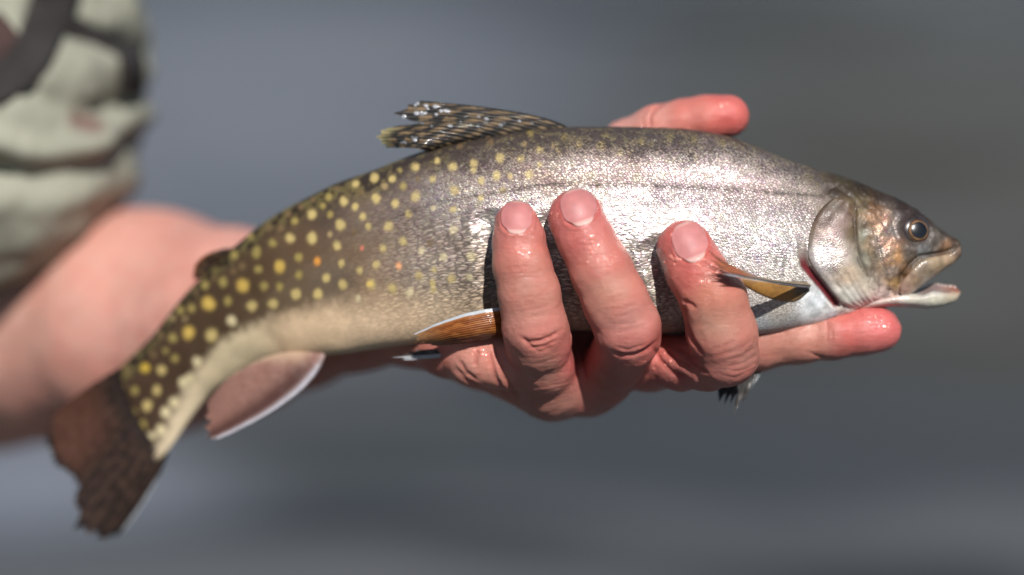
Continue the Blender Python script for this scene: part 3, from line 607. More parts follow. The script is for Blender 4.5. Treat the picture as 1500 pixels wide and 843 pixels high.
def mixc(a, b, m): return a * (1 - m[..., None]) + b * m[..., None]
def c_dorsal(s, t, u, v, nz, cr):
    # black web with long tan blotches lying between the rays
    lane = t * 8.0 + (nz - 0.5) * 0.9; row = np.floor(lane); ph = s * 6.0 + row * 0.47 + 0.6 * np.sin(row * 2.3)
    bl = sstep(np.sin(np.pi * (lane - row)), 0.30, 0.75) * sstep(np.sin(2 * np.pi * ph) * 0.5 + 0.5 + (nz - 0.5) * 0.8, 0.28, 0.62)
    c = mixc(np.tile(lin((14, 11, 9)), s.shape + (1,)), lin((112, 92, 64)) * (0.7 + 0.6 * nz[..., None]), bl * 0.85)
    pale = sstep(s, 0.80, 0.97) * (t > 0.55) * 0.6 + sstep(t, 0.98, 1.0) * 0.0
    return mixc(c, lin((176, 168, 120)), np.clip(pale, 0, 1))
fin('dorsal_fin', [[(836, 190, 2), (765, 166, -4), (612, 148, -6)], [(815, 190, 2), (725, 168, -6), (580, 153, -8)], [(790, 193, 2), (700, 174, -8), (574, 166, -6)], [(762, 197, 3), (680, 180, -10), (584, 180, -4)],
     [(735, 201, 4), (660, 186, -12), (570, 186, 0)], [(708, 206, 5), (640, 194, -12), (552, 192, 4)], [(682, 210, 6), (622, 202, -12), (546, 201, 8)], [(655, 216, 7), (614, 210, -10), (552, 211, 10)], [(628, 222, 8), (605, 217, -6), (562, 216, 12)]],
    c_dorsal, 110, 12, 1.3, 1.0, 0.04, 3, notch=(0.42, 0.055, 0.16), between=2, mat=M_FIN_WET)
def c_caud(s, t, u, v, nz, cr):
    c = mixc(np.tile(lin((50, 39, 33)), s.shape + (1,)), lin((84, 63, 53)) + 0 * nz[..., None], sstep(nz + 0.12 * np.sin(t * 70), 0.42, 0.62))
    up = 1 - sstep(t, 0.25, 0.55); c = mixc(c, lin((118, 78, 62)) * (0.7 + 0.5 * nz[..., None]), up * 0.75 * sstep(s, 0.12, 0.5) * (1 - sstep(s, 0.82, 0.95)))
    c = mixc(c, lin((22, 17, 15)) + 0 * c, np.clip(sstep(s, 0.84, 0.97) * 0.9 + sstep(t, 0.93, 0.97) * 0.6, 0, 1))
    base = 1 - sstep(s, 0.03, 0.2); c = mixc(c, lin((52, 42, 36)) + 0 * c, base * 0.85)
    return mixc(c, lin((205, 210, 215)) + 0 * c, sstep(t, 0.975, 0.995) * sstep(s, 0.25, 0.4))
fin('tail_fin', [[(178, 538, 214), (120, 575, 240), (66, 618, 262)], [(178, 552, 214), (122, 592, 240), (62, 648, 268)], [(182, 568, 213), (128, 612, 238), (68, 684, 268)], [(188, 585, 212), (142, 636, 232), (88, 702, 262)],
     [(196, 602, 211), (155, 655, 228), (106, 712, 254)], [(206, 620, 210), (160, 680, 222), (98, 742, 246)], [(216, 636, 210), (170, 700, 218), (106, 778, 240)], [(228, 650, 211), (184, 715, 220), (128, 797, 240)], [(240, 662, 213), (205, 720, 226), (152, 798, 250)], [(246, 664, 216), (216, 722, 238), (168, 790, 268)]],
    c_caud, 70, 12, 2.2, 2.4, 0.05, 4, fold=3)
def c_anal(s, t, u, v, nz, cr):
    c = mixc(np.tile(lin((158, 116, 102)), s.shape + (1,)), lin((196, 164, 148)) + 0 * nz[..., None], 0.5 * sstep(nz, 0.3, 0.8) * (1 - s))
    c = mixc(c, lin((214, 186, 156)) + 0 * c, (1 - sstep(s, 0.02, 0.28)) * sstep(t, 0.2, 0.4) * 0.9)
    c = mixc(c, lin((82, 50, 42)) + 0 * c, np.exp(-((t - 0.22) / 0.16) ** 2) * 0.9 * sstep(s, 0.05, 0.3))  # shadow beside the leading ray, painted into the membrane colour
    return mixc(c, lin((214, 220, 230)) + 0 * c, (1 - sstep(t, 0.02, 0.17)) * sstep(s, 0.02, 0.25) * (0.6 + 0.3 * nz))
fin('anal_fin', [[(478, 512, 62), (428, 583, 50), (300, 652, 60)], [(470, 512, 64), (412, 580, 56), (300, 645, 64)], [(452, 514, 70), (398, 570, 62), (298, 636, 70)], [(428, 516, 80), (378, 562, 74), (299, 625, 80)],
     [(404, 520, 90), (360, 556, 88), (298, 614, 92)], [(378, 530, 100), (344, 556, 100), (301, 603, 104)], [(352, 544, 112), (326, 566, 112), (304, 594, 116)]], c_anal, 60, 10, 1.6, 1.4, 0.03, 5)
def c_pelv(s, t, u, v, nz, cr):
    str_ = 0.6 * sstep(np.sin(t * 22 + nz * 7 + s * 2), -0.7, 0.9) * (0.4 + nz)
    c = mixc(np.tile(lin((150, 84, 34)), s.shape + (1,)), lin((198, 128, 62)) + 0 * nz[..., None], str_)
    c = mixc(c, lin((92, 52, 26)) + 0 * c, sstep(t, 0.6, 1.0) * 0.6); c = mixc(c, lin((190, 160, 120)) + 0 * c, sstep(s, 0.7, 1.0) * 0.6)
    return mixc(c, lin((212, 218, 222)) + 0 * c, (1 - sstep(t, 0.10, 0.15)))
fin('pelvic_fin', [[(770, 452, -64), (690, 458, -84), (598, 494, -52)], [(770, 458, -62), (692, 465, -88), (598, 496, -54)], [(768, 464, -60), (694, 473, -88), (600, 499, -54)], [(766, 472, -56), (696, 482, -86), (604, 502, -52)], [(764, 480, -50), (700, 491, -80), (612, 505, -46)], [(760, 488, -42), (704, 499, -66), (626, 508, -36)]],
    c_pelv, 70, 12, 0.8, 0.45, 0.04, 6)
def c_pelv2(s, t, u, v, nz, cr):
    c = mixc(np.tile(lin((60, 42, 34)), s.shape + (1,)), lin((110, 90, 80)) + 0 * nz[..., None], sstep(nz, 0.5, 0.7))
    return mixc(c, lin((205, 208, 210)) + 0 * c, sstep(t, 0.55, 0.68))
fin('pelvic_fin', [[(770, 488, -6), (690, 506, -14), (598, 514, -12)], [(770, 492, -4), (690, 510, -16), (584, 519, -14)], [(768, 496, -2), (690, 514, -18), (574, 524, -16)], [(764, 500, 0), (688, 519, -16), (576, 528, -14)]], c_pelv2, 60, 12, 1.4, 0.8, 0.04, 7)
def c_pect(s, t, u, v, nz, cr):
    fe = sstep(np.sin(t * 44 + nz * 4), -0.1, 0.6)
    c = mixc(np.tile(lin((200, 122, 84)), s.shape + (1,)), lin((128, 88, 70)) + 0 * nz[..., None], fe)
    c = mixc(c, lin((150, 118, 70)) + 0 * c, (1 - sstep(s, 0.25, 0.55)) * 0.8)
    c = mixc(c, lin((170, 158, 140)) + 0 * c, (1 - sstep(s, 0.50, 0.72)) * 0.85); wl = np.exp(-((t - 0.90) / 0.09) ** 2); bl = np.exp(-((t - 0.80) / 0.07) ** 2)
    c = mixc(c, lin((36, 36, 40)) + 0 * c, bl * 0.9); c = mixc(c, lin((220, 224, 230)) + 0 * c, wl * (0.4 + 0.6 * sstep(np.sin(s * 9 + t * 30), -0.6, 0.2)))
    return mixc(c, lin((40, 40, 42)) + 0 * c, sstep(s, 0.9, 1.0) * 0.5)
fin('pectoral_fin', [[(1180, 413, -66), (1106, 405, -136), (1028, 360, -176)], [(1181, 414, -66), (1108, 406, -138), (1031, 368, -178)], [(1182, 415, -68), (1110, 407, -140), (1034, 375, -180)], [(1184, 417, -70), (1112, 408, -144), (1038, 382, -182)],
     [(1186, 418, -70), (1114, 409, -146), (1042, 390, -184)], [(1186, 420, -70), (1116, 411, -146), (1050, 398, -184)], [(1184, 422, -68), (1120, 413, -142), (1062, 401, -178)]], c_pect, 80, 12, 0.9, 1.0, 0.12, 8)
def c_pect_in(s, t, u, v, nz, cr):
    c = mixc(np.tile(lin((186, 140, 72)), s.shape + (1,)), lin((130, 94, 46)) + 0 * nz[..., None], sstep(np.sin(t * 40 + nz * 4), -0.2, 0.8))
    return mixc(c, lin((96, 92, 84)) + 0 * c, sstep(t, 0.75, 1.0) * 0.7)
def c_dark(s, t, u, v, nz, cr):
    c = mixc(np.tile(lin((14, 13, 12)), s.shape + (1,)), lin((70, 62, 48)) + 0 * nz[..., None], sstep(np.sin(t * 34 + nz * 3), 0.3, 0.9) * 0.7)
    return mixc(c, lin((196, 208, 214)) + 0 * c, sstep(t, 0.90, 0.95))
fin('pectoral_fin', [[(1150, 480, 40), (1085, 530, 20), (1040, 592, 0)], [(1154, 480, 40), (1090, 534, 20), (1050, 610, 0)], [(1158, 480, 40), (1096, 538, 20), (1064, 616, 0)], [(1160, 480, 40), (1108, 536, 20), (1080, 606, 2)], [(1162, 480, 40), (1118, 534, 20), (1092, 586, 4)], [(1166, 480, 40), (1126, 528, 22), (1098, 580, 6)]],
    c_dark, 60, 12, 1.4, 1.2, 0.10, 9)
PI0 = [(1184, 420), (1160, 416), (1130, 412), (1100, 408), (1080, 404)]; PI1 = [(1186, 426), (1168, 440), (1140, 440), (1112, 430), (1090, 418)]
# folded inner edge of the near pectoral fin, lying against the belly
patch('fin_fold', PI0, PI1, lambda t, s: 1.0 + 2.2 * np.sin(np.pi * np.clip(t, 0, 1)) ** 0.6, 50, 16, M_FIN, lambda u, v, nz: mixc(mixc(np.tile(lin((182, 134, 66)), u.shape + (1,)), lin((158, 116, 60)) + 0 * nz[..., None], sstep(nz, 0.4, 0.65)), lin((92, 88, 78)) + 0 * nz[..., None], sstep(u, 1150, 1182)), mirror=False)
def c_adi(s, t, u, v, nz, cr):
    c = mixc(np.tile(lin((64, 46, 34)), s.shape + (1,)), lin((110, 82, 54)) + 0 * nz[..., None], sstep(nz, 0.5, 0.7))
    return mixc(c, lin((176, 96, 40)) + 0 * c, sstep(s, 0.82, 1.0) * 0.8)
fin('adipose_fin', [[(352, 366, 128), (322, 367, 132), (298, 377, 136)], [(338, 376, 136), (312, 378, 138), (288, 385, 140)], [(326, 388, 144), (305, 388, 144), (283, 395, 144)], [(315, 398, 150), (300, 396, 148), (282, 406, 148)], [(304, 408, 154), (294, 406, 152), (284, 412, 150)]], c_adi, 30, 12, 6, 0.6, 0.02, 10)

# ---------------------------------------------------------------- the person: hand, forearm, jacket
person = root('person', 'person in a rumpled grey-green jacket, bare forearm reaching in to grip the trout from below', 'person')

def Q(u, v, d, r): p = px(u, v, d); return (p[0], p[1], p[2], r)
FA = [Q(757, 330, -102, 33), Q(760, 350, -105, 37), Q(765, 388, -108, 41), Q(775, 432, -108, 43), Q(784, 480, -98, 46), Q(788, 500, -80, 45)]
FA2 = [Q(788, 498, -80, 45), Q(796, 532, -38, 43), Q(806, 564, 14, 46), Q(808, 570, 50, 46)]
FB = [Q(844, 320, -104, 40), Q(858, 350, -110, 41), Q(882, 398, -114, 43), Q(902, 442, -114, 46), Q(918, 480, -102, 47), Q(920, 496, -84, 44)]
FB2 = [Q(920, 494, -84, 45), Q(908, 522, -36, 42), Q(884, 550, 28, 44), Q(862, 564, 70, 47)]
FC = [Q(1003, 364, -100, 40), Q(1019, 396, -108, 42), Q(1046, 440, -112, 46), Q(1058, 488, -102, 49), Q(1064, 518, -84, 46)]
FC2 = [Q(1064, 520, -84, 44), Q(1036, 530, -52, 40), Q(996, 532, -10, 38), Q(950, 526, 40, 44)]
FD = [Q(1286, 483, -6, 33), Q(1262, 485, -4, 35), Q(1222, 490, 0, 36), Q(1170, 496, 8, 37), Q(1110, 504, 22, 39), Q(1040, 515, 40, 42), Q(960, 520, 60, 48)]
FT = [Q(1065, 171, 42, 33), Q(1035, 174, 46, 33), Q(1000, 180, 54, 32), Q(962, 191, 66, 36), Q(920, 218, 86, 42), Q(850, 300, 130, 58), Q(760, 400, 160, 66)]
PAD = [Q(742, 532, -26, 40), Q(700, 524, -12, 42), Q(655, 508, 34, 44), Q(600, 480, 120, 58)]
PALM = [[Q(808, 570, 40, 46), Q(700, 515, 100, 52), Q(600, 462, 170, 72)], [Q(862, 562, 45, 47), Q(740, 480, 120, 60), Q(600, 455, 175, 74)],
        [Q(950, 526, 45, 46), Q(820, 450, 130, 60), Q(640, 440, 170, 70)], [Q(965, 515, 65, 46), Q(860, 400, 140, 60), Q(700, 410, 170, 66)]]
ARM = [Q(600, 460, 175, 74), Q(520, 462, 250, 86), Q(430, 466, 370, 118), Q(340, 474, 500, 160), Q(220, 474, 680, 204), Q(100, 474, 880, 224), Q(-20, 486, 1060, 238), Q(-90, 460, 1120, 250), Q(-60, 300, 1150, 250)]

def seg_eval(P, a, b):
    a = np.array(a); b = np.array(b); ba = b[:3] - a[:3]; pa = P - a[:3]; L2 = (ba ** 2).sum() + 1e-9
    h = np.clip((pa @ ba) / L2, 0, 1); return np.linalg.norm(pa - h[..., None] * ba, axis=-1) - (a[3] + h * (b[3] - a[3]))
def smin(a, b, k):
    h = np.maximum(k - np.abs(a - b), 0) / k; return np.minimum(a, b) - h * h * k * 0.25
def chain(P, ch, k):
    f = None
    for a, b in zip(ch[:-1], ch[1:]):
        d = seg_eval(P, a, b); f = d if f is None else smin(f, d, k)
    return f
# (chain, inner blend, outer blend)
GROUPS = [(ARM, 30, 10)] + [(p, 20, 26) for p in PALM] + [(PAD, 14, 24), (FT, 14, 18), (FA2, 12, 16), (FB2, 12, 16), (FC2, 12, 16), (FD, 10, 10), (FA, 6, 9), (FB, 6, 9), (FC, 6, 9)]
def bbox(ch, m=50):
    a = np.array(ch); return (a[:, :3] - a[:, 3:4]).min(0) - m, (a[:, :3] + a[:, 3:4]).max(0) + m
def sdf(P):
    f = np.full(P.shape[:-1], 1e3)
    for ch, ki, ko in GROUPS:
        lo, hi = bbox(ch); m = ((P >= lo) & (P <= hi)).all(-1)
        if m.any(): f[m] = smin(f[m], chain(P[m], ch, ki), ko)
    return f
def axis(segs):
    out = [segs[0][0]]
    for a, b, h in segs:
        while out[-1] < b - 1e-6: out.append(out[-1] + h)
    return np.array(out)
def surface_nets(sd, gx, gy, gz):
    shp = sd.shape; ins = sd < 0
    c = [ins[i:shp[0]-1+i, j:shp[1]-1+j, k:shp[2]-1+k] for i in (0, 1) for j in (0, 1) for k in (0, 1)]
    sm = sum(x.astype(np.int8) for x in c); act = (sm > 0) & (sm < 8); ids = np.full(act.shape, -1); I = np.argwhere(act); ids[act] = np.arange(len(I))
    acc = np.zeros((len(I), 3)); cnt = np.zeros(len(I)); G = (gx, gy, gz)
    corners = [(i, j, k) for i in (0, 1) for j in (0, 1) for k in (0, 1)]
    for a in corners:
        for ax in range(3):
            if a[ax]: continue
            b = list(a); b[ax] = 1
            ia = I + a; ib = I + b; fa = sd[tuple(ia.T)]; fb = sd[tuple(ib.T)]; m = (fa < 0) != (fb < 0); t = np.where(m, fa / (fa - fb + 1e-12), 0)
            pa = np.stack([G[q][ia[:, q]] for q in range(3)], 1); pb = np.stack([G[q][ib[:, q]] for q in range(3)], 1)
            acc += np.where(m[:, None], pa + (pb - pa) * t[:, None], 0); cnt += m
    V = acc / cnt[:, None]; F = []
    for ax in range(3):
        o1, o2 = [(1, 2), (2, 0), (0, 1)][ax]
        sl = [slice(1, -1)] * 3; sl[ax] = slice(0, -1); sl2 = list(sl); sl2[ax] = slice(1, None)
        a = ins[tuple(sl)]; b = ins[tuple(sl2)]; E = np.argwhere(a != b); st_ = np.array([1, 1, 1]); st_[ax] = 0; E = E + st_
        e1 = np.zeros(3, int); e1[o1] = 1; e2 = np.zeros(3, int); e2[o2] = 1
        q = np.stack([ids[tuple((E - e1 - e2).T)], ids[tuple((E - e2).T)], ids[tuple(E.T)], ids[tuple((E - e1).T)]], 1)
        fl = ins[tuple((E).T)]; q = np.where(fl[:, None], q, q[:, ::-1]); F.append(q)
    F = np.concatenate(F); return V, F[(F >= 0).all(1)]
def subdiv(V, F):
    E = np.sort(np.stack([F, np.roll(F, -1, 1)], -1).reshape(-1, 2), 1); key = E[:, 0].astype(np.int64) * len(V) + E[:, 1]; uq, inv = np.unique(key, return_inverse=True)
    a, b = uq // len(V), uq % len(V); nV = len(V); nE = len(uq); Ve = (V[a] + V[b]) / 2; Vf = V[F].mean(1); e = inv.reshape(-1, 4) + nV; f = np.arange(len(F)) + nV + nE
    Q_ = np.stack([np.stack([F[:, i], e[:, i], f, e[:, i - 1]], 1) for i in range(4)], 1).reshape(-1, 4)
    return np.vstack([V, Ve, Vf]), Q_
def sgrad(P, f=sdf, h=0.8):
    g = np.stack([f(P + np.eye(3)[i] * h) - f(P - np.eye(3)[i] * h) for i in range(3)], -1); return g / (np.linalg.norm(g, axis=-1)[..., None] + 1e-9)
def build_sdf(groups, gx, gy, gz):
    sd = np.full((len(gx), len(gy), len(gz)), 1e3, np.float64)
    for ch, ki, ko in groups:
        lo, hi = bbox(ch); sl = []
        for G, l, h in zip((gx, gy, gz), lo, hi): sl.append(slice(max(0, np.searchsorted(G, l) - 1), min(len(G), np.searchsorted(G, h) + 1)))
        X, Y_, Z = np.meshgrid(gx[sl[0]], gy[sl[1]], gz[sl[2]], indexing='ij'); PP = np.stack([X, Y_, Z], -1); sl = tuple(sl)
        sd[sl] = smin(sd[sl], chain(PP, ch, ki), ko)
    return sd
gx = axis([(-1560, -260, 16), (-260, 600, 4.6)]); gy = axis([(-180, 150, 4.6), (150, 260, 8), (260, 1500, 18)]); gz = axis([(-420, -215, 14), (-215, 300, 4.6), (300, 480, 14)])
sd = build_sdf(GROUPS, gx, gy, gz)
V, F = surface_nets(sd, gx, gy, gz); del sd
V, F = subdiv(V, F)
for _ in range(3): V = V - sdf(V)[:, None] * sgrad(V)
N_ = sgrad(V)
HU, HV = unpx(V); near = sstep(-N_[:, 1], -0.1, 0.35); front = near * (V[:, 1] < 40)
hd = np.zeros(len(V)); hcr = np.zeros(len(V))
def crease(pts, a, wd, gate=front, dmax=None):
    global hd, hcr
    g_ = gate if dmax is None else gate * (V[:, 1] < dmax)
    d, fr, _ = polydist(HU, HV, pts); e = np.exp(-(d / wd) ** 2) * np.clip(np.sin(np.pi * np.clip(fr, .03, .97)) * 2.2, 0, 1) * g_
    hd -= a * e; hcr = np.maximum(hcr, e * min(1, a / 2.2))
# joint creases, read from the place where the skin folds
for L in [[(752, 394), (770, 391), (790, 393)], [(756, 401), (772, 399), (788, 400)], [(748, 410), (768, 407), (790, 409)], [(758, 424), (775, 421), (792, 423)], [(760, 437), (778, 434), (794, 436)], [(768, 456), (790, 452), (806, 447)], [(770, 466), (788, 463), (802, 459)]]: crease(L, 0.6, 1.6)
crease([(762, 494), (774, 502), (792, 500), (808, 494), (822, 484)], 4.0, 3.0); crease([(766, 500), (782, 510), (800, 508), (816, 498)], 2.4, 2.4); crease([(772, 508), (792, 516), (812, 508)], 1.6, 2.4)
for L in [[(868, 376), (884, 372), (898, 366)], [(874, 384), (888, 380), (902, 374)], [(878, 396), (894, 390), (910, 384)], [(884, 406), (898, 400), (912, 395)], [(894, 446), (912, 440), (928, 434)], [(898, 456), (918, 450), (934, 444)], [(902, 466), (922, 462), (942, 452)], [(906, 476), (926, 472), (946, 464)], [(900, 486), (920, 484), (944, 476)], [(890, 440), (905, 436), (920, 430)]]: crease([(a + 3 * math.sin(b), b + 2.5 * math.sin(a * 0.7)) for a, b in L], 0.6, 1.6)
crease([(898, 516), (912, 522), (930, 521), (948, 514), (958, 504)], 4.0, 3.0); crease([(900, 508), (920, 514), (944, 506)], 1.4, 2.2)
for L in [[(1030, 392), (1048, 386), (1062, 380)], [(1030, 400), (1050, 396), (1068, 388)]]: crease(L, 0.6, 1.6)
crease([(1000, 440), (1012, 446), (1020, 452)], 3.2, 3.5); crease([(1002, 444), (1003, 470), (1014, 500), (1030, 522)], 4.0, 3.5)
for L in [[(1064, 520), (1085, 512), (1104, 496)], [(1062, 528), (1088, 522), (1108, 508)], [(1066, 538), (1090, 532), (1110, 520)], [(1070, 546), (1092, 542), (1110, 530)], [(1050, 548), (1078, 554), (1104, 540)], [(1040, 512), (1060, 508), (1080, 496)], [(1048, 522), (1070, 516), (1092, 502)]]: crease(L, 0.9, 2.2)
crease([(958, 506), (966, 528), (984, 546), (1010, 556)], 3.0, 3.5, dmax=60); crease([(972, 512), (990, 528), (1014, 540)], 3.0, 4, dmax=60); crease([(990, 508), (1006, 520), (1024, 530)], 2.6, 4, dmax=60)
crease([(1000, 520), (1018, 536), (1038, 548)], 2.0, 3)
for i in range(16):                                           # fine folds over the bent root of the first and second finger
    v0 = 522 + i * 5.6; crease([(758 + i * 0.8, v0 + 6 * math.sin(i)), (785, v0 + 4 + 2 * math.sin(i * 2.1)), (815, v0 - 3), (838, v0 - 8)], 0.28 + 0.2 * math.sin(i * 1.7), 1.9, near, 90)
for L in [[(700, 512), (697, 524), (696, 538)], [(714, 508), (720, 530), (726, 556), (744, 584)], [(722, 500), (730, 530), (740, 556), (756, 582)], [(672, 528), (682, 546), (700, 560)], [(664, 536), (680, 556), (704, 572), (730, 584)]]: crease(L, 3.2, 4.0, near, 90)
crease([(1211, 470), (1213, 485), (1212, 505)], 1.8, 2.6, near, 60); crease([(1216, 470), (1219, 488), (1218, 508)], 1.0, 2, near, 60); crease([(1180, 515), (1210, 526), (1250, 527)], 1.5, 2.4, near, 60)
crease([(954, 190), (950, 175), (958, 160), (975, 150)], 3.0, 3.0, near, 160); crease([(945, 188), (940, 172), (950, 158)], 1.2, 2.5, near, 160)
crease([(838, 500), (842, 530), (850, 555)], 2.5, 4, near, 90); crease([(850, 500), (852, 530), (860, 560)], 2.0, 3, near, 90)
# fingertip fullness, nail beds
NAILS = [(757, 320, 22, 22, 0.02, -1), (848, 305, 25, 25, -0.32, -1), (1011, 356, 24, 27, -0.36, -1)]
for (a, b, hw, hl, rot, _) in NAILS:
    cu, sv = math.cos(rot), math.sin(rot); x = (HU - a) * cu + (HV - b) * sv; y = -(HU - a) * sv + (HV - b) * cu
    q = (np.abs(x / hw) ** 3 + np.abs(y / hl) ** 3) ** (1 / 3)
    hd -= 2.2 * (1 - sstep(q, 0.90, 1.08)) * front; rimm = np.exp(-((q - 1.14) / 0.12) ** 2) * sstep(y, -hl * 0.6, hl * 0.3) * front; hd += 1.5 * rimm
    hcr = np.maximum(hcr, 0.9 * np.exp(-((q - 1.06) / 0.06) ** 2) * front * sstep(y, -hl * 0.9, 0))
hd += (fbm(V, 40, 81) - 0.5) * 3.5 + (fbm(V, 11, 84, 2) - 0.5) * 1.3 * (V[:, 1] < 200)
V = V + N_ * hd[:, None]
hand_pts = [(757, 315, (222, 128, 118)), (760, 350, (226, 142, 126)), (768, 385, (224, 146, 124)), (772, 420, (214, 152, 130)), (780, 460, (214, 150, 130)), (790, 490, (220, 138, 122)), (800, 540, (202, 148, 128)), (805, 595, (196, 138, 118)),
            (845, 300, (224, 122, 116)), (850, 345, (228, 132, 120)), (880, 380, (226, 142, 124)), (895, 430, (214, 156, 132)), (925, 470, (216, 150, 134)), (925, 505, (220, 140, 126)), (880, 560, (190, 130, 112)),
            (1005, 345, (224, 112, 104)), (1010, 400, (230, 126, 112)), (1040, 430, (214, 138, 112)), (1050, 470, (210, 156, 130)), (1085, 530, (214, 148, 130)), (1075, 550, (206, 136, 120)), (990, 530, (214, 130, 116)), (960, 515, (230, 130, 116)),
            (1290, 475, (238, 126, 120)), (1250, 490, (232, 130, 118)), (1190, 500, (222, 160, 136)), (1140, 505, (206, 140, 118)), (1250, 525, (190, 110, 96)), (1070, 165, (234, 120, 108)), (1010, 170, (232, 136, 118)), (960, 170, (230, 160, 142)), (920, 175, (232, 170, 152)),
            (670, 540, (226, 160, 138)), (720, 540, (228, 158, 136)), (640, 530, (206, 130, 112)), (842, 530, (230, 128, 118)), (500, 500, (206, 140, 118)), (350, 400, (240, 180, 160)), (150, 450, (250, 192, 170)), (0, 450, (248, 194, 170)), (150, 600, (236, 170, 148)), (300, 520, (232, 168, 148))]
hc_ = idw(HU, HV, hand_pts, 3.2, 14)
hc_ = hc_ * np.array([0.71, 0.70, 0.73]) * (0.88 + 0.24 * fbm(V, 26, 91))[:, None]
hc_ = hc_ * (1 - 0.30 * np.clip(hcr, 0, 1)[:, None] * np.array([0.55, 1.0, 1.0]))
wet = np.clip(0.35 + sstep(fbm(V, 60, 95, 2), 0.42, 0.6) * 0.65, 0, 1) * (V[:, 1] < 200)
wet *= 1 - 0.7 * sstep(HV, 400, 440) * (HU < 1110)
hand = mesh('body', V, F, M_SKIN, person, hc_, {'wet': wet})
hb = BVHTree.FromPolygons([Vector(p) for p in V[(V[:, 0] > -260)].tolist()] if False else [Vector(p) for p in V], [tuple(f) for f in F.tolist()])
def nail(a, b, hw, hl, rot, parent):
    n, m = 26, 22; xs = np.linspace(-1, 1, n); ys = np.linspace(-1, 1, m); base = np.zeros((n, m, 3)); nor = np.zeros((n, m, 3)); cu, sv = math.cos(rot), math.sin(rot)
    XX = np.zeros((n, m)); YY = np.zeros((n, m))
    for i, x in enumerate(xs):
        for k, y in enumerate(ys):
            fx = x * (1 - 0.34 * max(y, 0) ** 4 - 0.22 * max(-y, 0) ** 4); fy = y * (1 - 0.30 * x ** 4); X, Y_ = fx * hw * 1.06, fy * hl * 1.08; XX[i, k] = fx; YY[i, k] = fy
            L, Nn = hit(hb, a + X * cu - Y_ * sv, b + X * sv + Y_ * cu); sh = 1.0
            while L is None or L[1] > -78:
                sh -= 0.03; L, Nn = hit(hb, a + sh * (X * cu - Y_ * sv), b + sh * (X * sv + Y_ * cu))
            base[i, k] = L; nor[i, k] = Nn
    for _ in range(10):
        for ax in (0, 1):
            for arr in (base, nor):
                A = np.moveaxis(arr, ax, 0); A[1:-1] = (A[:-2] + 2 * A[1:-1] + A[2:]) / 4
    nor /= np.linalg.norm(nor, axis=2)[..., None]
    up = 1.7 * (1 - np.clip(np.maximum(np.abs(XX), 0), 0, 1) ** 4) - 0.8 * sstep(YY, 0.75, 1.0)
    T1 = base + nor * (up[..., None] + 1.2); T0 = base - nor * 1.5
    ring = [k for k in range(m)] + [i * m + m - 1 for i in range(1, n)] + [(n - 1) * m + k for k in range(m - 2, -1, -1)] + [i * m for i in range(n - 2, 0, -1)]
    ring = np.array(ring); r2 = np.roll(ring, -1); nn_ = n * m
    nz = fbm(base.reshape(-1, 3), 9, 97).reshape(n, m)
    c = mixc(0.72 * np.tile(lin((210, 134, 130)), (n, m, 1)) * (0.85 + 0.3 * nz)[..., None], 0.75 * lin((246, 208, 194)) + 0 * nz[..., None], np.clip(sstep(YY, 0.72, 0.86) * 0.7 + sstep(-YY, 0.86, 0.97) * 0.8, 0, 1))
    c = c.reshape(-1, 3); mesh('fingernail', np.vstack([T1.reshape(-1, 3), T0.reshape(-1, 3)]), np.concatenate([grid_quads(n, m), np.stack([ring, r2, r2 + nn_, ring + nn_], 1)]), M_NAIL, parent, np.vstack([c, c]))
for (a, b, hw, hl, rot, _) in NAILS: nail(a, b, hw, hl, rot, person)
# nails turned away from the camera: index finger (underneath) and thumb (behind)
def far_nail(c, axis_, nrm, hw, hl):
    c = np.array(c); ax_ = np.array(axis_, float); ax_ /= np.linalg.norm(ax_); nr_ = np.array(nrm, float); nr_ -= ax_ * nr_.dot(ax_); nr_ /= np.linalg.norm(nr_); sd_ = np.cross(ax_, nr_)
    n = 16; g_ = np.linspace(-1, 1, n); V_ = []
    for lay in (1.2, -2.0):
        for x in g_:
            for y in g_:
                fx = x * math.sqrt(1 - 0.45 * y * y); fy = y * math.sqrt(1 - 0.45 * x * x); an = fx * 0.95; r = hw * 1.05
                V_.append(c + ax_ * fy * hl + sd_ * math.sin(an) * r + nr_ * ((math.cos(an)) * r + lay - 2 * fy * fy))
    ring = [k for k in range(n)] + [i * n + n - 1 for i in range(1, n)] + [(n - 1) * n + k for k in range(n - 2, -1, -1)] + [i * n for i in range(n - 2, 0, -1)]
    ring = np.array(ring); r2 = np.roll(ring, -1); mesh('fingernail', V_, np.concatenate([grid_quads(n, n), np.stack([ring, r2, r2 + n * n, ring + n * n], 1)]), M_NAIL, person, np.tile(lin((206, 130, 126)), (2 * n * n, 1)))
far_nail(px(1272, 484, -5), (1, 0, 0.05), (0, 0.45, -1), 32, 25)
far_nail(px(1052, 172, 44), (1, 0, 0.05), (0, 1, 0.35), 31, 26)

# jacket: rumpled sleeve and body of the jacket
SLV = [Q(-42, 190, 650, 306), Q(-42, 60, 720, 312), Q(-60, -100, 850, 330), Q(-110, -300, 1050, 380), Q(-300, -480, 1300, 420)]
CHEST = [Q(-520, -300, 1500, 640), Q(-520, 200, 1600, 680), Q(-520, 900, 1600, 660)]
JG = [(SLV, 40, 40), (CHEST, 40, 120)]
gx = axis([(-3000, -400, 40), (-400, 100, 40)]); gx = axis([(-3000, 200, 26)]); gy = axis([(280, 2500, 28)]); gz = axis([(-1900, 1500, 30)])
sd = build_sdf([(a, b, c) for a, b, c in JG], gx, gy, gz)
JV, JF = surface_nets(sd, gx, gy, gz); del sd
JV, JF = subdiv(JV, JF)
def jsdf(P):
    f = np.full(P.shape[:-1], 1e3)
    for ch, ki, ko in JG: f = smin(f, chain(P, ch, ki), ko)
    return f
JV = JV - jsdf(JV)[:, None] * sgrad(JV, jsdf, 2.0); JN = sgrad(JV, jsdf, 2.0)
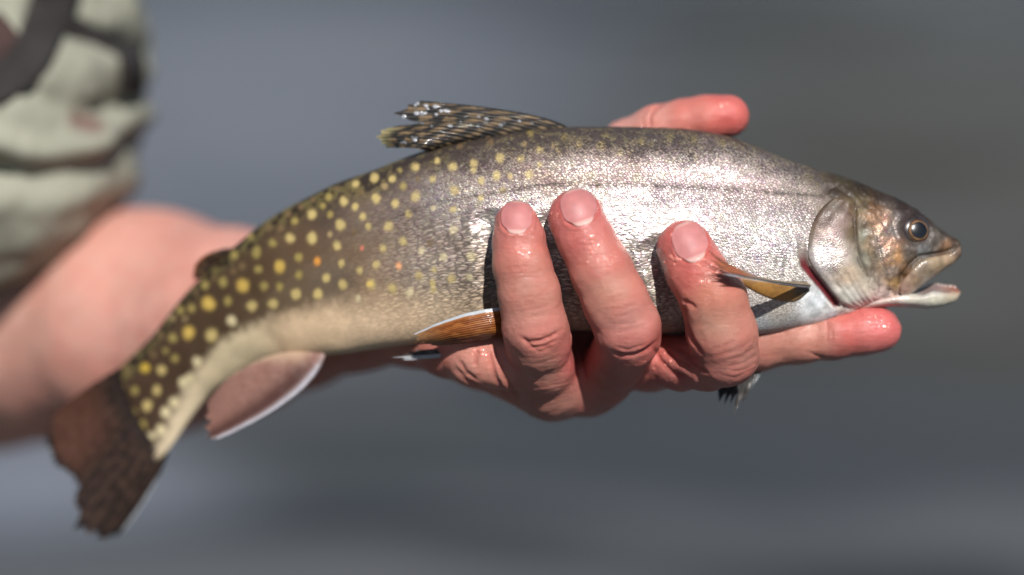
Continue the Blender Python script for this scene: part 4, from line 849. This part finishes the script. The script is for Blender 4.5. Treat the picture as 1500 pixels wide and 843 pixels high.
JU, JVv = unpx(JV)
fold = np.zeros(len(JV))
for pts, a, wd in [([(-60, 250), (60, 262), (150, 240), (215, 190)], 30, 16), ([(-60, 200), (40, 222), (130, 216), (220, 170)], -30, 16), ([(0, 300), (80, 305), (170, 280), (230, 250)], -14, 22), ([(40, 130), (110, 165), (190, 150)], 34, 14),
                   ([(30, 60), (110, 100), (190, 95)], -34, 26), ([(80, 30), (140, 48), (210, 70)], 30, 12), ([(90, 178), (130, 186)], 26, 9), ([(60, 0), (40, 60), (0, 130)], 30, 18)]:
    d, fr, _ = polydist(JU, JVv, pts); fold -= 0.75 * a * np.exp(-(d / wd) ** 2) * (JV[:, 1] < 800)
fold += (fbm(JV * np.array([0.6, 1, 1.6]), 150, 111) - 0.5) * 48 + (fbm(JV, 50, 115) - 0.5) * 26
JV = JV + JN * fold[:, None]; JU, JVv = unpx(JV)
jc = np.tile(lin((142, 143, 127)), (len(JV), 1)) * (0.85 + 0.3 * fbm(JV, 60, 121))[:, None]
dk, _, _ = polydist(JU, JVv, [(112, 176), (140, 184)]); m = np.exp(-(dk / 12) ** 2); jc = mixc(jc, lin((96, 60, 54)) + 0 * jc, m * (JV[:, 1] < 800))
jacket = mesh('jacket', JV, JF, M_CLOTH, person, jc)
jb = BVHTree.FromPolygons([Vector(p) for p in JV], [tuple(f) for f in JF.tolist()])
def strap(name, pts, hw, col, n=60, m=9, lift=14):
    c = catmull(pts, n); t = np.gradient(c, axis=0); t /= np.linalg.norm(t, axis=1)[:, None]; s_ = np.stack([-t[:, 1], t[:, 0]], 1); base = np.zeros((n, m, 3)); nor = np.zeros((n, m, 3)); last = None
    for i in range(n):
        for k in range(m):
            q = c[i] + s_[i] * hw * (k / (m - 1) * 2 - 1); L, Nn = hit(jb, *q)
            if L is None: L, Nn = last if last is not None else (px(q[0], q[1], 900), np.array([0, -1.0, 0]))
            last = (L, Nn); base[i, k] = L; nor[i, k] = Nn
    for _ in range(10):
        for ax in (0, 1):
            for arr in (base, nor):
                A = np.moveaxis(arr, ax, 0); A[1:-1] = (A[:-2] + 2 * A[1:-1] + A[2:]) / 4
    nor /= np.linalg.norm(nor, axis=2)[..., None] + 1e-9; T1 = base + nor * lift; T0 = base - nor * 4; ring = [k for k in range(m)] + [i * m + m - 1 for i in range(1, n)] + [(n - 1) * m + k for k in range(m - 2, -1, -1)] + [i * m for i in range(n - 2, 0, -1)]
    ring = np.array(ring); r2 = np.roll(ring, -1)
    return mesh(name, np.vstack([T1.reshape(-1, 3), T0.reshape(-1, 3)]), np.concatenate([grid_quads(n, m), np.stack([ring, r2, r2 + n * m, ring + n * m], 1)]), M_CLOTH, person, np.tile(lin(col), (2 * n * m, 1)))
strap('strap', [(84, -30), (70, 20), (50, 70), (18, 110), (-20, 132)], 30, (34, 31, 29))
strap('strap', [(60, 28), (100, 40), (150, 56), (182, 74), (190, 100), (186, 132)], 14, (34, 31, 29))
strap('strap', [(-30, 40), (0, 80), (-10, 130)], 34, (58, 38, 34), lift=10)

# ---- water drops clinging to the skin, the nails and the fish's wet fin
def mat_drop(name, c):
    td = NT(name); return td.end(td.n('BsdfPrincipled', {'Base Color': (*lin(c), 1), 'Roughness': 0.2, 'Coat Weight': 1.0, 'Coat Roughness': 0.05, 'Coat IOR': 1.6}).outputs[0])
M_DROP = mat_drop('drop_on_skin', (208, 128, 114)); M_DROP2 = mat_drop('glint_drop_on_fin', (150, 152, 156))  # fin drops get a pale grey base that paints in their white glints
def drop_at(b, u, v, r, parent):
    L, Nn = hit(b, u, v)
    if L is None: return
    dome('water_drop', L - Nn * r * 0.08, Nn, r * 1.5, r * 0.5, M_DROP2 if parent == fish else M_DROP, lambda q, a: (1, 1, 1), parent, n=10, rings=6, ring0=0.02)
rd = random.Random(4)
for (cu_, cv_, su, sv_, n_, rm) in [(761, 322, 3, 9, 5, 1.8), (765, 374, 6, 3, 5, 1.6), (780, 313, 2, 3, 2, 1.6), (850, 318, 3, 7, 5, 2.0), (813, 314, 5, 2, 3, 2.0), (872, 358, 8, 5, 8, 2.2), (880, 380, 10, 4, 7, 1.6), (990, 345, 5, 3, 3, 2.4), (986, 374, 5, 7, 8, 2.2), (1016, 373, 3, 3, 3, 2.4),
                                  (1032, 402, 8, 9, 10, 2.2), (1295, 480, 3, 2, 2, 2.2), (1281, 466, 3, 2, 2, 1.4), (1060, 152, 4, 2, 3, 2.2), (966, 528, 8, 10, 6, 1.8), (704, 515, 8, 6, 6, 1.8), (1036, 169, 6, 4, 2, 1.2), (838, 490, 3, 2, 2, 1.8)]:
    for _ in range(n_): drop_at(hb, rd.gauss(cu_, su), rd.gauss(cv_, sv_), rm * rd.uniform(0.6, 1.3), person)
fb_ = bpy.data.objects['dorsal_fin'].data; fv = np.zeros(len(fb_.vertices) * 3, np.float32); fb_.vertices.foreach_get('co', fv); fv = fv.reshape(-1, 3) / S
db_ = BVHTree.FromPolygons([Vector(p) for p in fv.tolist()], [tuple(p.vertices) for p in fb_.polygons])
for (cu_, cv_, su, sv_, n_, rm) in [(622, 158, 14, 4, 14, 3.2), (650, 164, 10, 4, 8, 2.8), (636, 184, 8, 2, 3, 3.0), (612, 176, 8, 5, 6, 2.6), (708, 176, 8, 3, 5, 2.2), (740, 183, 5, 2, 4, 2.4), (600, 205, 10, 4, 8, 2.6), (692, 186, 5, 2, 3, 2.0), (680, 206, 18, 6, 5, 1.6), (575, 213, 6, 3, 4, 2.2), (770, 182, 14, 4, 4, 1.6)]:
    for _ in range(max(2, int(n_ * 0.6))): drop_at(db_, rd.gauss(cu_, su * 1.2), rd.gauss(cv_, sv_), rm * rd.uniform(0.45, 1.05), fish)
